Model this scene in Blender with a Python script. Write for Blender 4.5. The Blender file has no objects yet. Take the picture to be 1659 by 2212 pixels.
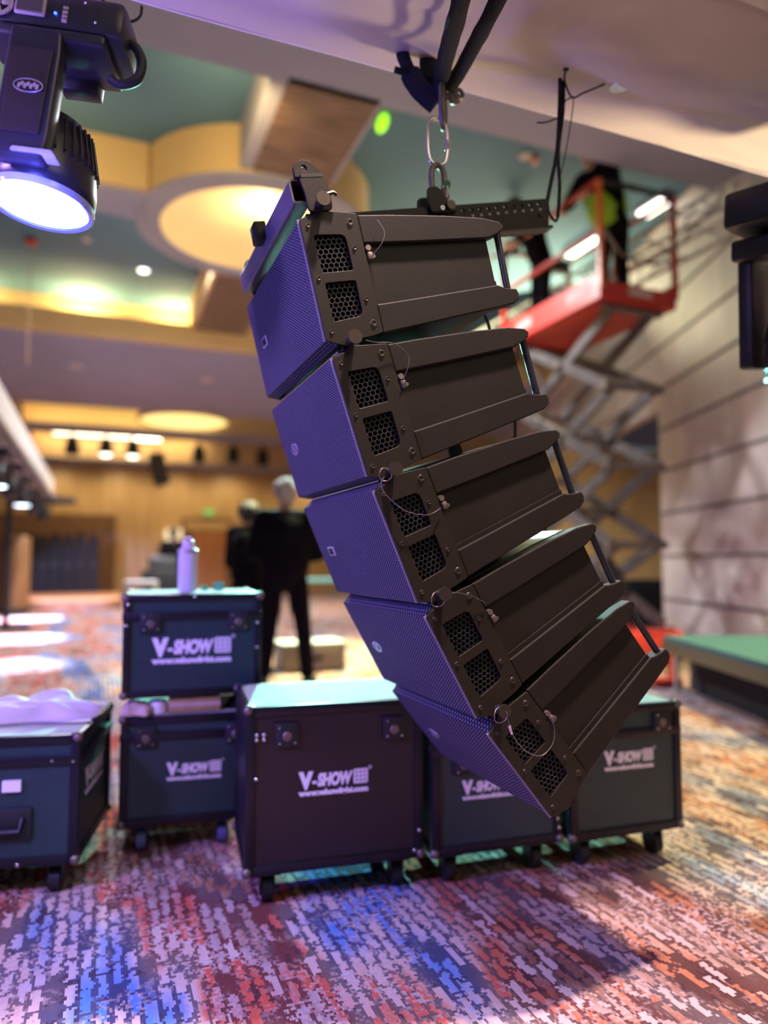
import bpy, bmesh, math, random
from mathutils import Vector, Matrix, Euler, noise
random.seed(7)
PI = math.pi
C = bpy.context.scene.collection
# ------------------------------------------------------------------ camera, world, lights
F, CX, CY, HZ, EYE = 1540.0, 829.5, 1106.0, 1210.0, 1.07
PITCH = math.atan((HZ - CY) / F)
cam_data = bpy.data.cameras.new('camera')
cam = bpy.data.objects.new('camera', cam_data); C.objects.link(cam)
cam.location = (0, 0, EYE)
cam.rotation_euler = (PI / 2 + PITCH, 0, 0)
cam_data.sensor_fit = 'HORIZONTAL'; cam_data.sensor_width = 36.0
cam_data.lens = F / 1659 * 36.0
cam_data.clip_start = 0.02; cam_data.clip_end = 200
cam_data.dof.use_dof = True
cam_data.dof.focus_distance = 1.62
cam_data.dof.aperture_fstop = 1.3
bpy.context.scene.camera = cam
sc = bpy.context.scene
sc.view_settings.view_transform = 'Standard'
sc.view_settings.look = 'None'
sc.view_settings.gamma = 1.0
sc.view_settings.use_curve_mapping = False
sc.view_settings.exposure = 0.0

# the hall is turned against the view: A runs across it (to the right), W into its depth
PSI = math.radians(21.87)
A = Vector((math.cos(PSI), math.sin(PSI), 0)); W = Vector((-math.sin(PSI), math.cos(PSI), 0))
def H(u, v, z=0.0): return A * u + W * v + Vector((0, 0, z))
def ray(px, py):
    d = Vector(((px - CX) / F, 1.0, -(py - CY) / F))
    return Matrix.Rotation(PITCH, 3, 'X') @ d
EYEP = Vector((0, 0, EYE))
def at(px, py, d):                       # a point at forward distance d
    r = ray(px, py); return EYEP + r * (d / r.y)
def onv(px, py, v):                      # a point on the hall plane v
    r = ray(px, py); return EYEP + r * (v / r.dot(W))
def onz(px, py, z):
    r = ray(px, py); return EYEP + r * ((z - EYE) / r.z)
def uv(p): return p.dot(A), p.dot(W)

world = bpy.data.worlds.new('world'); sc.world = world; world.use_nodes = True
bg = world.node_tree.nodes['Background']
bg.inputs[0].default_value = (0.86, 0.90, 1.0, 1); bg.inputs[1].default_value = 0.10

def light(kind, name, loc, energy, col, size=0.1, target=None, spot=60, blend=0.3, size_y=None):
    d = bpy.data.lights.new(name, kind); d.energy = energy; d.color = col
    if kind == 'AREA':
        d.size = size
        if size_y: d.shape = 'RECTANGLE'; d.size_y = size_y
    else: d.shadow_soft_size = size
    if kind == 'SPOT': d.spot_size = math.radians(spot); d.spot_blend = blend
    o = bpy.data.objects.new(name, d); C.objects.link(o); o.location = loc
    if target is not None:
        o.rotation_euler = (Vector(target) - Vector(loc)).to_track_quat('-Z', 'Y').to_euler()
    return o
VIOLET = (0.15, 0.11, 1.0); TEAL = (0.28, 1.0, 0.80); WARM = (1.0, 0.70, 0.40); PALE = (1.0, 0.86, 0.70)
light('SPOT', 'violet wash', H(-2.3, 1.95, 1.15), 300, VIOLET, 0.12, H(0.5, 1.75, 1.3), 75, 0.6)
light('SPOT', 'violet wash', H(-1.9, 1.0, 2.3), 420, (0.42, 0.25, 1.0), 0.15, H(0.2, 2.3, 0.2), 85, 0.6)
light('SPOT', 'added violet fill', H(-1.7, 1.55, 0.9), 360, (0.36, 0.24, 1.0), 0.12, H(-0.5, 1.65, 2.5), 48, 0.9)  # added lamp, tints the left of the overhead cloth
light('SPOT', 'added warm fill', H(3.0, 1.60, 0.8), 400, (1.0, 0.78, 0.48), 0.15, H(1.9, 1.62, 2.5), 62, 0.9)  # added lamp, brightens the right of the overhead cloth
light('SPOT', 'teal back light', H(2.6, 9.5, 3.2), 5200, TEAL, 0.05, H(0.8, 2.2, 0.95), 23, 0.2)
light('SPOT', 'green amber wash', H(5.0, 2.7, 4.5), 5600, (1.0, 0.90, 0.34), 0.06, H(5.05, 2.7, 0.0), 74, 0.05)
light('SPOT', 'green amber wash', H(3.0, 7.0, 4.4), 4200, (0.9, 1.0, 0.42), 0.1, H(2.6, 7.0, 0.0), 60, 0.3)
light('AREA', 'hall light behind', H(1.5, -2.0, 4.6), 80, (1.0, 0.80, 0.60), 3.0, H(1.4, 2.0, 0.3))
light('SPOT', 'hall light middle', H(0.45, 9.95, 5.40), 1700, (0.90, 0.92, 1.0), 0.08, H(0.45, 9.9, 0.0), 150, 0.6)
light('SPOT', 'hall light middle', H(3.2, 7.2, 4.9), 900, (0.92, 0.95, 1.0), 0.25, H(3.2, 7.2, 0.0), 150, 0.6)
light('SPOT', 'hall light far', H(1.0, 15.5, 4.64), 1250, (1.0, 0.85, 0.66), 0.08, H(1.0, 15.6, 0.0), 150, 0.6)
light('SPOT', 'hall light far', H(4.5, 15.5, 4.64), 1250, (1.0, 0.85, 0.66), 0.08, H(4.5, 15.6, 0.0), 150, 0.6)
light('SPOT', 'added floor fill', H(0.9, 0.7, 4.7), 1650, (1.0, 0.74, 0.68), 0.10, H(1.3, 1.4, 0.0), 60, 0.8)  # added lamp, brightens the carpet in front

# ------------------------------------------------------------------ materials
def _nodes(name):
    m = bpy.data.materials.new(name); m.use_nodes = True
    nt = m.node_tree; b = nt.nodes['Principled BSDF']
    return m, nt, b
def mat(name, col, rough=0.5, metal=0.0, var=0.12, scale=20.0, bump=0.0, bscale=120.0, emit=None, estr=0.0, coat=0.0, spec=0.5):
    m, nt, b = _nodes(name)
    n = nt.nodes.new('ShaderNodeTexNoise'); n.inputs['Scale'].default_value = scale; n.inputs['Detail'].default_value = 4
    tc = nt.nodes.new('ShaderNodeTexCoord'); nt.links.new(tc.outputs['Object'], n.inputs['Vector'])
    r = nt.nodes.new('ShaderNodeValToRGB')
    r.color_ramp.elements[0].position = 0.3; r.color_ramp.elements[1].position = 0.7
    r.color_ramp.elements[0].color = tuple(c * (1 - var) for c in col) + (1,)
    r.color_ramp.elements[1].color = tuple(min(1, c * (1 + var)) for c in col) + (1,)
    nt.links.new(n.outputs['Fac'], r.inputs['Fac']); nt.links.new(r.outputs['Color'], b.inputs['Base Color'])
    b.inputs['Roughness'].default_value = rough; b.inputs['Metallic'].default_value = metal
    b.inputs['Coat Weight'].default_value = coat; b.inputs['Specular IOR Level'].default_value = spec
    if bump:
        n2 = nt.nodes.new('ShaderNodeTexNoise'); n2.inputs['Scale'].default_value = bscale
        nt.links.new(tc.outputs['Object'], n2.inputs['Vector'])
        bp = nt.nodes.new('ShaderNodeBump'); bp.inputs['Strength'].default_value = bump; bp.inputs['Distance'].default_value = 0.002
        nt.links.new(n2.outputs['Fac'], bp.inputs['Height']); nt.links.new(bp.outputs['Normal'], b.inputs['Normal'])
    if emit:
        b.inputs['Emission Color'].default_value = tuple(emit) + (1,); b.inputs['Emission Strength'].default_value = estr
    return m
def wood(name, c1, c2, scale=3.0, stretch=(8, 8, 0.6), plank=0.0):
    m, nt, b = _nodes(name)
    tc = nt.nodes.new('ShaderNodeTexCoord'); mp = nt.nodes.new('ShaderNodeMapping'); mp.inputs['Scale'].default_value = stretch
    nt.links.new(tc.outputs['Object'], mp.inputs['Vector'])
    n = nt.nodes.new('ShaderNodeTexNoise'); n.inputs['Scale'].default_value = scale; n.inputs['Detail'].default_value = 6
    nt.links.new(mp.outputs['Vector'], n.inputs['Vector'])
    r = nt.nodes.new('ShaderNodeValToRGB'); r.color_ramp.elements[0].color = c1 + (1,); r.color_ramp.elements[1].color = c2 + (1,)
    r.color_ramp.elements[0].position = 0.35; r.color_ramp.elements[1].position = 0.65
    nt.links.new(n.outputs['Fac'], r.inputs['Fac']); nt.links.new(r.outputs['Color'], b.inputs['Base Color'])
    b.inputs['Roughness'].default_value = 0.45
    return m
def emis(name, col, s):
    return mat(name, col, 0.5, 0, 0.03, emit=col, estr=s)
def grille_mat(name, base, pitch=0.0076, hole=0.455):
    m, nt, b = _nodes(name); N = nt.nodes.new; L = nt.links.new
    tc = N('ShaderNodeTexCoord'); sep = N('ShaderNodeSeparateXYZ'); L(tc.outputs['Object'], sep.inputs[0])
    cmb = N('ShaderNodeCombineXYZ'); L(sep.outputs['Y'], cmb.inputs[0]); L(sep.outputs['Z'], cmb.inputs[1])
    def lattice(off):
        d = N('ShaderNodeVectorMath'); d.operation = 'DIVIDE'; d.inputs[1].default_value = (pitch * 1.732, pitch, 1); L(cmb.outputs[0], d.inputs[0])
        a = N('ShaderNodeVectorMath'); a.operation = 'ADD'; a.inputs[1].default_value = (off, off, 0); L(d.outputs[0], a.inputs[0])
        f = N('ShaderNodeVectorMath'); f.operation = 'FRACTION'; L(a.outputs[0], f.inputs[0])
        s = N('ShaderNodeVectorMath'); s.operation = 'SUBTRACT'; s.inputs[1].default_value = (.5, .5, 0); L(f.outputs[0], s.inputs[0])
        k = N('ShaderNodeVectorMath'); k.operation = 'MULTIPLY'; k.inputs[1].default_value = (1.732, 1, 0); L(s.outputs[0], k.inputs[0])
        l = N('ShaderNodeVectorMath'); l.operation = 'LENGTH'; L(k.outputs[0], l.inputs[0]); return l
    a, c = lattice(0.0), lattice(0.5)
    mn = N('ShaderNodeMath'); mn.operation = 'MINIMUM'; L(a.outputs['Value'], mn.inputs[0]); L(c.outputs['Value'], mn.inputs[1])
    mr = N('ShaderNodeMapRange'); mr.inputs['From Min'].default_value = hole - 0.06; mr.inputs['From Max'].default_value = hole + 0.06
    L(mn.outputs[0], mr.inputs['Value'])
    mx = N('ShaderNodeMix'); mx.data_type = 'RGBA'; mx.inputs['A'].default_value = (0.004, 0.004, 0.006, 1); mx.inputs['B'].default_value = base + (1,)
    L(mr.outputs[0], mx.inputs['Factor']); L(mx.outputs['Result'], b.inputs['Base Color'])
    bp = N('ShaderNodeBump'); bp.inputs['Strength'].default_value = 0.7; bp.inputs['Distance'].default_value = 0.002
    L(mr.outputs[0], bp.inputs['Height']); L(bp.outputs['Normal'], b.inputs['Normal'])
    ro = N('ShaderNodeMapRange'); ro.inputs['To Min'].default_value = 0.95; ro.inputs['To Max'].default_value = 0.38; L(mr.outputs[0], ro.inputs['Value'])
    L(ro.outputs[0], b.inputs['Roughness'])
    b.inputs['Specular IOR Level'].default_value = 0.35
    return m
def carpet_mat():
    m, nt, b = _nodes('patterned carpet'); N = nt.nodes.new; L = nt.links.new
    def math_(op, a, c=None, **kw):
        n = N('ShaderNodeMath'); n.operation = op
        for k, x in enumerate((a, c)):
            if x is None: continue
            if isinstance(x, (int, float)): n.inputs[k].default_value = x
            else: L(x, n.inputs[k])
        n.use_clamp = kw.get('clamp', False); return n.outputs[0]
    def step(x, lo, hi):
        n = N('ShaderNodeMapRange'); n.inputs['From Min'].default_value = lo; n.inputs['From Max'].default_value = hi; L(x, n.inputs['Value']); return n.outputs[0]
    def noise_(vec, scale, det=3, rough=.6):
        n = N('ShaderNodeTexNoise'); n.inputs['Scale'].default_value = scale; n.inputs['Detail'].default_value = det; n.inputs['Roughness'].default_value = rough; L(vec, n.inputs['Vector']); return n
    def mix(f, a, c):
        n = N('ShaderNodeMix'); n.data_type = 'RGBA'; L(f, n.inputs['Factor'])
        for k, x in (('A', a), ('B', c)):
            if isinstance(x, tuple): n.inputs[k].default_value = x + (1,)
            else: L(x, n.inputs[k])
        return n.outputs['Result']
    tc = N('ShaderNodeTexCoord'); sep = N('ShaderNodeSeparateXYZ'); L(tc.outputs['Object'], sep.inputs[0])
    cmb = N('ShaderNodeCombineXYZ'); L(sep.outputs['Y'], cmb.inputs[0]); L(sep.outputs['X'], cmb.inputs[1])
    sn = N('ShaderNodeVectorMath'); sn.operation = 'SNAP'; sn.inputs[1].default_value = (.009, .006, 1); L(cmb.outputs[0], sn.inputs[0]); P_ = sn.outputs[0]   # tufts
    w = noise_(P_, 34, 2); ws = N('ShaderNodeVectorMath'); ws.operation = 'MULTIPLY_ADD'; ws.inputs[1].default_value = (.07, .040, 0); L(w.outputs['Color'], ws.inputs[0]); L(P_, ws.inputs[2])
    def brick(bw, rh, mort, off):
        br = N('ShaderNodeTexBrick'); ad = N('ShaderNodeVectorMath'); ad.inputs[1].default_value = (off, off * .7, 0); L(ws.outputs[0], ad.inputs[0]); L(ad.outputs[0], br.inputs['Vector'])
        for k, v in {'Scale': 1.0, 'Mortar Size': mort, 'Mortar Smooth': 0.0, 'Brick Width': bw, 'Row Height': rh, 'Bias': 0.0}.items(): br.inputs[k].default_value = v
        br.inputs['Color1'].default_value = (0, 0, 0, 1); br.inputs['Color2'].default_value = (1, 1, 1, 1); br.inputs['Mortar'].default_value = (0, 0, 0, 1); return br
    b1 = brick(.104, .037, .0070, 0.0)
    mp = N('ShaderNodeMapping'); mp.inputs['Scale'].default_value = (0.5, 1.5, 1); mp.inputs['Location'].default_value = (0.9, 2.47, 0); L(P_, mp.inputs['Vector'])
    big = noise_(mp.outputs[0], 1.5, 2, .55); b1c = b1.outputs['Color']
    fine = noise_(P_, 60, 3, .7)
    bigc = math_('ADD', math_('MULTIPLY', math_('SUBTRACT', big.outputs['Fac'], .5), 2.1), .38)
    sel = math_('ADD', math_('MULTIPLY', b1c, .13), math_('ADD', bigc, math_('MULTIPLY', fine.outputs['Fac'], .10)))
    rp = N('ShaderNodeValToRGB'); cr = rp.color_ramp
    stops = [(0.0, (.05, .12, .40)), (.24, (.08, .20, .58)), (.34, (.22, .27, .48)), (.42, (.52, .42, .46)), (.50, (.58, .36, .30)), (.56, (.56, .13, .09)), (.68, (.48, .09, .06)), (.76, (.40, .30, .32)), (.86, (.28, .11, .06)), (1.0, (.22, .08, .05))]
    while len(cr.elements) > 1: cr.elements.remove(cr.elements[-1])
    cr.elements[0].position = 0; cr.elements[0].color = stops[0][1] + (1,)
    for p, c in stops[1:]: cr.elements.new(p).color = c + (1,)
    L(sel, rp.inputs['Fac'])
    rp2 = N('ShaderNodeValToRGB'); c2 = rp2.color_ramp; s2 = [(0.0, (.13, .16, .25)), (.30, (.17, .19, .27)), (.42, (.40, .29, .24)), (.52, (.24, .10, .055)), (.64, (.44, .17, .09)), (.72, (.50, .34, .26)), (.84, (.20, .09, .05)), (1.0, (.22, .20, .24))]
    while len(c2.elements) > 1: c2.elements.remove(c2.elements[-1])
    c2.elements[0].position = 0; c2.elements[0].color = s2[0][1] + (1,)
    for p, cc in s2[1:]: c2.elements.new(p).color = cc + (1,)
    L(sel, rp2.inputs['Fac'])
    side = step(math_('ADD', sep.outputs['X'], math_('MULTIPLY', big.outputs['Fac'], .9)), 1.30, 1.95)   # the design turns to browns across the hall
    base_c = mix(side, rp.outputs['Color'], rp2.outputs['Color'])
    pale = step(b1c, .84, .86)                                          # one brick in three is pale
    dark = math_('SUBTRACT', 1.0, step(b1c, .15, .17))                  # one in five sinks into the ground colour
    c = mix(math_('MULTIPLY', pale, .85), base_c, (.58, .44, .42))
    wear = noise_(P_, 3.2, 4, .65)
    mottle = step(fine.outputs['Fac'], .50, .56)
    worn = step(wear.outputs['Fac'], .46, .57)
    keep = step(noise_(P_, 11, 3).outputs['Fac'], .44, .58)
    gap = math_('MAXIMUM', math_('MULTIPLY', b1.outputs['Fac'], math_('MULTIPLY', keep, math_('SUBTRACT', 1.0, math_('MULTIPLY', worn, .75)))), math_('MULTIPLY', dark, .85))
    c = mix(math_('MULTIPLY', gap, .92), c, (.050, .026, .034))
    c = mix(math_('MULTIPLY', worn, mottle), c, (.50, .36, .34))
    spk = step(fine.outputs['Fac'], .34, .30)
    c = mix(math_('MULTIPLY', spk, .7), c, (.05, .03, .04))
    L(c, b.inputs['Base Color']); b.inputs['Roughness'].default_value = 0.95; b.inputs['Specular IOR Level'].default_value = 0.1
    bp = N('ShaderNodeBump'); bp.inputs['Strength'].default_value = 0.4; bp.inputs['Distance'].default_value = 0.004
    L(fine.outputs['Fac'], bp.inputs['Height']); L(bp.outputs['Normal'], b.inputs['Normal'])
    return m
def cloth_mat(name, col, trans=0.25):
    m, nt, b = _nodes(name); N = nt.nodes.new; L = nt.links.new
    b.inputs['Base Color'].default_value = col + (1,); b.inputs['Roughness'].default_value = 0.55; b.inputs['Sheen Weight'].default_value = 0.2
    tr = N('ShaderNodeBsdfTranslucent'); tr.inputs['Color'].default_value = col + (1,)
    tc = N('ShaderNodeTexCoord'); n = N('ShaderNodeTexNoise'); n.inputs['Scale'].default_value = 6; L(tc.outputs['Object'], n.inputs['Vector'])
    bp = N('ShaderNodeBump'); bp.inputs['Strength'].default_value = 0.25; bp.inputs['Distance'].default_value = 0.02; L(n.outputs['Fac'], bp.inputs['Height']); L(bp.outputs['Normal'], b.inputs['Normal'])
    mx = N('ShaderNodeMixShader'); mx.inputs[0].default_value = trans
    L(b.outputs[0], mx.inputs[1]); L(tr.outputs[0], mx.inputs[2]); L(mx.outputs[0], nt.nodes['Material Output'].inputs[0])
    return m
M = dict(
    plate=mat('black powder coated steel', (0.019, 0.0145, 0.0088), 0.48, 0, 0.10, 12, 0.15, 900, spec=0.25),
    tube=mat('satin black tube paint', (0.10, 0.085, 0.10), 0.38),
    body=mat('black textured cabinet paint', (0.0150, 0.0115, 0.0075), 0.55, 0, 0.10, 12, 0.25, 700, spec=0.25),
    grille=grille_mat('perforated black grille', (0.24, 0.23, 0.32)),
    edge=mat('bare grille edge', (0.22, 0.20, 0.26), 0.5),
    littop=mat('lit cabinet top', (0.09, 0.085, 0.08), 0.42, 0, 0.1, 30, spec=0.6),  # paler than the cabinet paint, makes the tops look lit
    comb=mat('honeycomb plastic', (0.030, 0.028, 0.030), 0.5),
    void=mat('dark interior', (0.004, 0.004, 0.005), 0.9),
    screw=mat('black oxide screw', (0.07, 0.055, 0.04), 0.35, 0.6),
    chrome=mat('polished steel', (0.75, 0.73, 0.70), 0.15, 1.0, 0.05),
    galv=mat('galvanised steel', (0.20, 0.165, 0.135), 0.48, 0.7, 0.2, 60, 0.2, 200),
    blackm=mat('black painted metal', (0.016, 0.016, 0.018), 0.38),
    rubber=mat('black rubber', (0.012, 0.012, 0.013), 0.6),
    wire=mat('steel wire', (0.30, 0.27, 0.30), 0.3, 0.9),
    badge=mat('silver badge', (0.62, 0.58, 0.66), 0.3, 0.6),
    white=mat('white paint', (0.92, 0.90, 0.92), 0.5, var=.02),
    webbing=mat('black webbing', (0.008, 0.008, 0.009), 0.9, 0, 0.3, 40, 0.6, 300),
    green=mat('green paint', (0.03, 0.14, 0.03), 0.4),
    laminate=mat('dark green laminate', (0.016, 0.042, 0.046), 0.42, 0, 0.08, 30, 0.2, 300),
    laminate_dark=mat('black brown laminate', (0.014, 0.009, 0.013), 0.42, 0, 0.08, 30, 0.2, 300),
    extrusion=mat('black anodised edge', (0.012, 0.010, 0.016), 0.4, 0.3),
    casterw=mat('blue caster wheel', (0.10, 0.12, 0.30), 0.4),
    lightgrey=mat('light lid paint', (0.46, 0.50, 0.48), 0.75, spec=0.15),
    ceiling=mat('teal ceiling paint', (0.085, 0.185, 0.255), 0.8, 0, 0.06, 1.2),
    soffit=mat('mauve soffit paint', (0.33, 0.33, 0.45), 0.8, 0, 0.05, 1.0),
    cream=mat('cream plaster', (0.72, 0.50, 0.25), 0.7, 0, 0.05, 1.0),
    grey=mat('grey plaster', (0.36, 0.35, 0.42), 0.7, 0, 0.05, 1.0),
    slat=wood('brown slat panel', (0.10, 0.055, 0.035), (0.26, 0.16, 0.11), 2.0, (1.2, 14, 1)),
    wallwood=wood('maple wall panel', (0.55, 0.33, 0.12), (0.66, 0.42, 0.18), 1.2, (5, 5, 0.5)),
    darkwood=wood('walnut panel', (0.16, 0.075, 0.03), (0.24, 0.12, 0.05), 2.0, (6, 6, 0.5)),
    doorwood=wood('orange oak door', (0.42, 0.15, 0.04), (0.52, 0.21, 0.07), 2.0, (6, 6, 0.5)),
    airwall=wood('pale fabric wall panel', (0.50, 0.43, 0.40), (0.60, 0.50, 0.47), 1.3, (4, 4, 0.35)),
    joint=mat('dark joint strip', (.13, .105, .10), .7),  # dark joints between the wall panels
    red=mat('red machine paint', (0.48, 0.035, 0.025), 0.4, 0, 0.08, 8),
    decal=mat('faded decal', (.42, .22, .20), .6),
    orange=mat('orange machine paint', (0.70, 0.17, 0.03), 0.4),
    armgrey=mat('grey steel arms', (0.11, 0.095, 0.095), 0.4, 0.3, 0.2, 5),
    truss=mat('aluminium truss', (0.45, 0.45, 0.43), 0.4, 0.6),
    skin=mat('skin', (0.45, 0.26, 0.19), 0.55, 0, 0.06, 30),
    blackcloth=mat('black clothing', (0.008, 0.0065, 0.009), 0.95, 0, 0.3, 25, 0.4, 150, spec=0.05),
    greyhair=mat('grey hair', (0.42, 0.39, 0.37), 0.7, 0, 0.3, 80, 0.6, 250),
    darkhair=mat('dark hair', (0.02, 0.014, 0.012), 0.6, 0, 0.3, 80, 0.6, 250),
    hivis=mat('high visibility green', (0.28, 0.55, 0.02), 0.7),
    fabric=cloth_mat('white stretch fabric', (0.50, 0.43, 0.38), 0.12),
    whitecloth=cloth_mat('white cotton', (0.78, 0.72, 0.74), 0.1),
    tan=mat('tan cardboard', (0.42, 0.28, 0.10), 0.6),
    beige=mat('beige cloth', (0.55, 0.42, 0.33), 0.9, 0, 0.2, 30, 0.5, 80),
    bottle=mat('frosted plastic', (0.66, 0.58, 0.72), 0.3, 0, 0.05),
    tealp=mat('teal plastic', (0.12, 0.45, 0.40), 0.4),
    decktop=mat('teal lit deck carpet', (0.03, 0.105, 0.105), 0.9),  # teal light put into the deck colour
    woodbox=mat('brown step carpet', (0.25, 0.19, 0.16), 0.8),
    lens=emis('lit lens', (0.72, 0.85, 1.0), 9.0),
    warmlamp=emis('warm lamp', (1.0, 0.80, 0.42), 5.0),
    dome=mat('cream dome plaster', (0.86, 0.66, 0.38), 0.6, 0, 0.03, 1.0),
    whitelamp=emis('white lamp', (1.0, 0.93, 0.82), 6.0),
    screen=mat('lcd screen', (0.10, 0.085, 0.08), 0.15),
    blueled=emis('blue led', (0.02, 0.06, 1.0), 12.0),
    silver=mat('silver plastic', (0.50, 0.42, 0.37), 0.35, 0.3),
    housing=mat('black lamp housing', (0.022, 0.020, 0.026), 0.32, 0, 0.1, 20, 0.1, 400),
    greenspot=emis('green light spot', (0.35, 1.0, 0.02), 1.6),
    exitm=emis('green exit face', (0.08, 0.55, 0.06), 0.55),
    carpet=carpet_mat(),
)
# ------------------------------------------------------------------ mesh helpers
class MB:
    def __init__(s): s.bm = bmesh.new()
    def _add(s, verts, M4):
        bmesh.ops.transform(s.bm, matrix=M4, verts=verts)
    def box(s, c, size, rot=None, bev=0.0):
        r = bmesh.ops.create_cube(s.bm, size=1.0); vs = r['verts']
        R = rot.to_matrix().to_4x4() if isinstance(rot, Euler) else (rot.to_4x4() if rot else Matrix.Identity(4))
        for v in vs: v.co = Vector((v.co.x * size[0], v.co.y * size[1], v.co.z * size[2]))
        if bev:
            es = list({e for v in vs for e in v.link_edges})
            rb = bmesh.ops.bevel(s.bm, geom=es, offset=bev, segments=2, affect='EDGES', profile=0.5)
            vs = list({v for f in rb['faces'] for v in f.verts} | {v for v in vs if v.is_valid})
        s._add(vs, Matrix.Translation(c) @ R); return s
    def bar(s, p0, p1, w, h, up=(0, 0, 1)):
        p0, p1 = Vector(p0), Vector(p1); d = p1 - p0; l = d.length; y = d.normalized(); u = Vector(up)
        x = y.cross(u)
        if x.length < 1e-4: x = y.cross(Vector((1, 0, 0)))
        x.normalize(); z = x.cross(y)
        return s.box((p0 + p1) / 2, (w, l, h), Matrix((x, y, z)).transposed())
    def cyl(s, p0, p1, r0, r1=None, seg=16, caps=True):
        p0, p1 = Vector(p0), Vector(p1); r1 = r0 if r1 is None else r1
        d = p1 - p0
        r = bmesh.ops.create_cone(s.bm, cap_ends=caps, segments=seg, radius1=r0, radius2=r1, depth=d.length)
        s._add(r['verts'], Matrix.Translation((p0 + p1) / 2) @ d.to_track_quat('Z', 'Y').to_matrix().to_4x4()); return s
    def sph(s, c, rad, seg=16, rot=None):
        r = bmesh.ops.create_uvsphere(s.bm, u_segments=seg, v_segments=max(6, seg // 2), radius=1)
        rad = rad if hasattr(rad, '__len__') else (rad,) * 3
        s._add(r['verts'], Matrix.Translation(c) @ (rot.to_matrix().to_4x4() if rot else Matrix.Identity(4)) @ Matrix.Diagonal((*rad, 1))); return s
    def cap(s, p0, r0, p1, r1, seg=14):
        s.sph(p0, r0, seg); s.sph(p1, r1, seg)
        if (Vector(p1) - Vector(p0)).length > 1e-4: s.cyl(p0, p1, r0, r1, seg)
        return s
    def tube(s, pts, r, seg=8, closed=False):
        pts = [Vector(p) for p in pts]; n = len(pts); rings = []
        nrm = None
        for i, p in enumerate(pts):
            a = pts[(i - 1) % n] if (closed or i) else p
            b = pts[(i + 1) % n] if (closed or i < n - 1) else p
            t = (b - a).normalized()
            if nrm is None: nrm = t.orthogonal().normalized()
            nrm = (nrm - t * nrm.dot(t)); nrm = nrm.normalized() if nrm.length > 1e-6 else t.orthogonal().normalized()
            bi = t.cross(nrm); rr = r[i] if hasattr(r, '__len__') else r
            rings.append([s.bm.verts.new(p + (nrm * math.cos(2 * PI * k / seg) + bi * math.sin(2 * PI * k / seg)) * rr) for k in range(seg)])
        for i in range(n if closed else n - 1):
            q = rings[(i + 1) % n]
            for k in range(seg): s.bm.faces.new((rings[i][k], rings[i][(k + 1) % seg], q[(k + 1) % seg], q[k]))
        if not closed: s.bm.faces.new(rings[0][::-1]); s.bm.faces.new(rings[-1])
        return s
    def lathe(s, prof, o=(0, 0, 0), axis='Z', seg=48, mtx=None, rib=None, cap=False):
        rings = []; vs = []
        for (r, z) in prof:
            ring = []
            for k in range(seg):
                a = 2 * PI * k / seg; rr = r * (rib(k, z) if rib else 1)
                v = s.bm.verts.new((rr * math.cos(a), rr * math.sin(a), z)); ring.append(v); vs.append(v)
            rings.append(ring)
        for i in range(len(rings) - 1):
            for k in range(seg): s.bm.faces.new((rings[i][k], rings[i][(k + 1) % seg], rings[i + 1][(k + 1) % seg], rings[i + 1][k]))
        if cap and prof[0][0] > 1e-5: s.bm.faces.new(rings[0][::-1])
        if cap and prof[-1][0] > 1e-5: s.bm.faces.new(rings[-1])
        m = mtx or Matrix.Identity(4); s._add(vs, Matrix.Translation(o) @ m); return s
    def prism(s, poly, y0, y1, ax='y', bev=0.0):          # poly in (x,z), extruded along y
        f = lambda p, y: (p[0], y, p[1]) if ax == 'y' else ((p[0], p[1], y) if ax == 'z' else (y, p[0], p[1]))
        a = [s.bm.verts.new(f(p, y0)) for p in poly]; b = [s.bm.verts.new(f(p, y1)) for p in poly]; n = len(poly)
        fs = [s.bm.faces.new(a), s.bm.faces.new(b[::-1])]
        for i in range(n): fs.append(s.bm.faces.new((a[i], b[i], b[(i + 1) % n], a[(i + 1) % n])))
        bmesh.ops.recalc_face_normals(s.bm, faces=fs)
        if bev:
            es = list({e for g in fs[:2] for e in g.edges})
            bmesh.ops.bevel(s.bm, geom=es, offset=bev, segments=2, affect='EDGES', profile=0.5)
        return s
    def mesh(s, m2, mtx=None):
        n0 = len(s.bm.verts); s.bm.from_mesh(m2); s.bm.verts.ensure_lookup_table()
        if mtx is not None: s._add(list(s.bm.verts)[n0:], mtx)
        return s
    def build(s, name, m, parent=None, smooth=True, loc=None, ang=40):
        me = bpy.data.meshes.new(name)
        bmesh.ops.recalc_face_normals(s.bm, faces=s.bm.faces)
        s.bm.to_mesh(me); s.bm.free()
        return link(name, me, m, parent, smooth, loc, ang)
def link(name, me, m, parent=None, smooth=True, loc=None, ang=40):
    o = bpy.data.objects.new(name, me); C.objects.link(o)
    if m: me.materials.clear(); me.materials.append(m)
    if smooth:
        me.polygons.foreach_set('use_smooth', [True] * len(me.polygons))
        try: me.set_sharp_from_angle(angle=math.radians(ang))
        except Exception: pass
    if parent: o.parent = parent
    if loc is not None: o.location = loc
    return o
def tag(o, label, cat, group=None):
    o['label'] = label; o['category'] = cat
    if group: o['group'] = group
    return o
def thing(name, label, cat, loc=(0, 0, 0), rot=(0, 0, 0), group=None):
    o = bpy.data.objects.new(name, None); C.objects.link(o); o.empty_display_size = 0.05
    o.location = loc; o.rotation_euler = rot
    return tag(o, label, cat, group)
def struct(o): o['kind'] = 'structure'; return o
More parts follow.
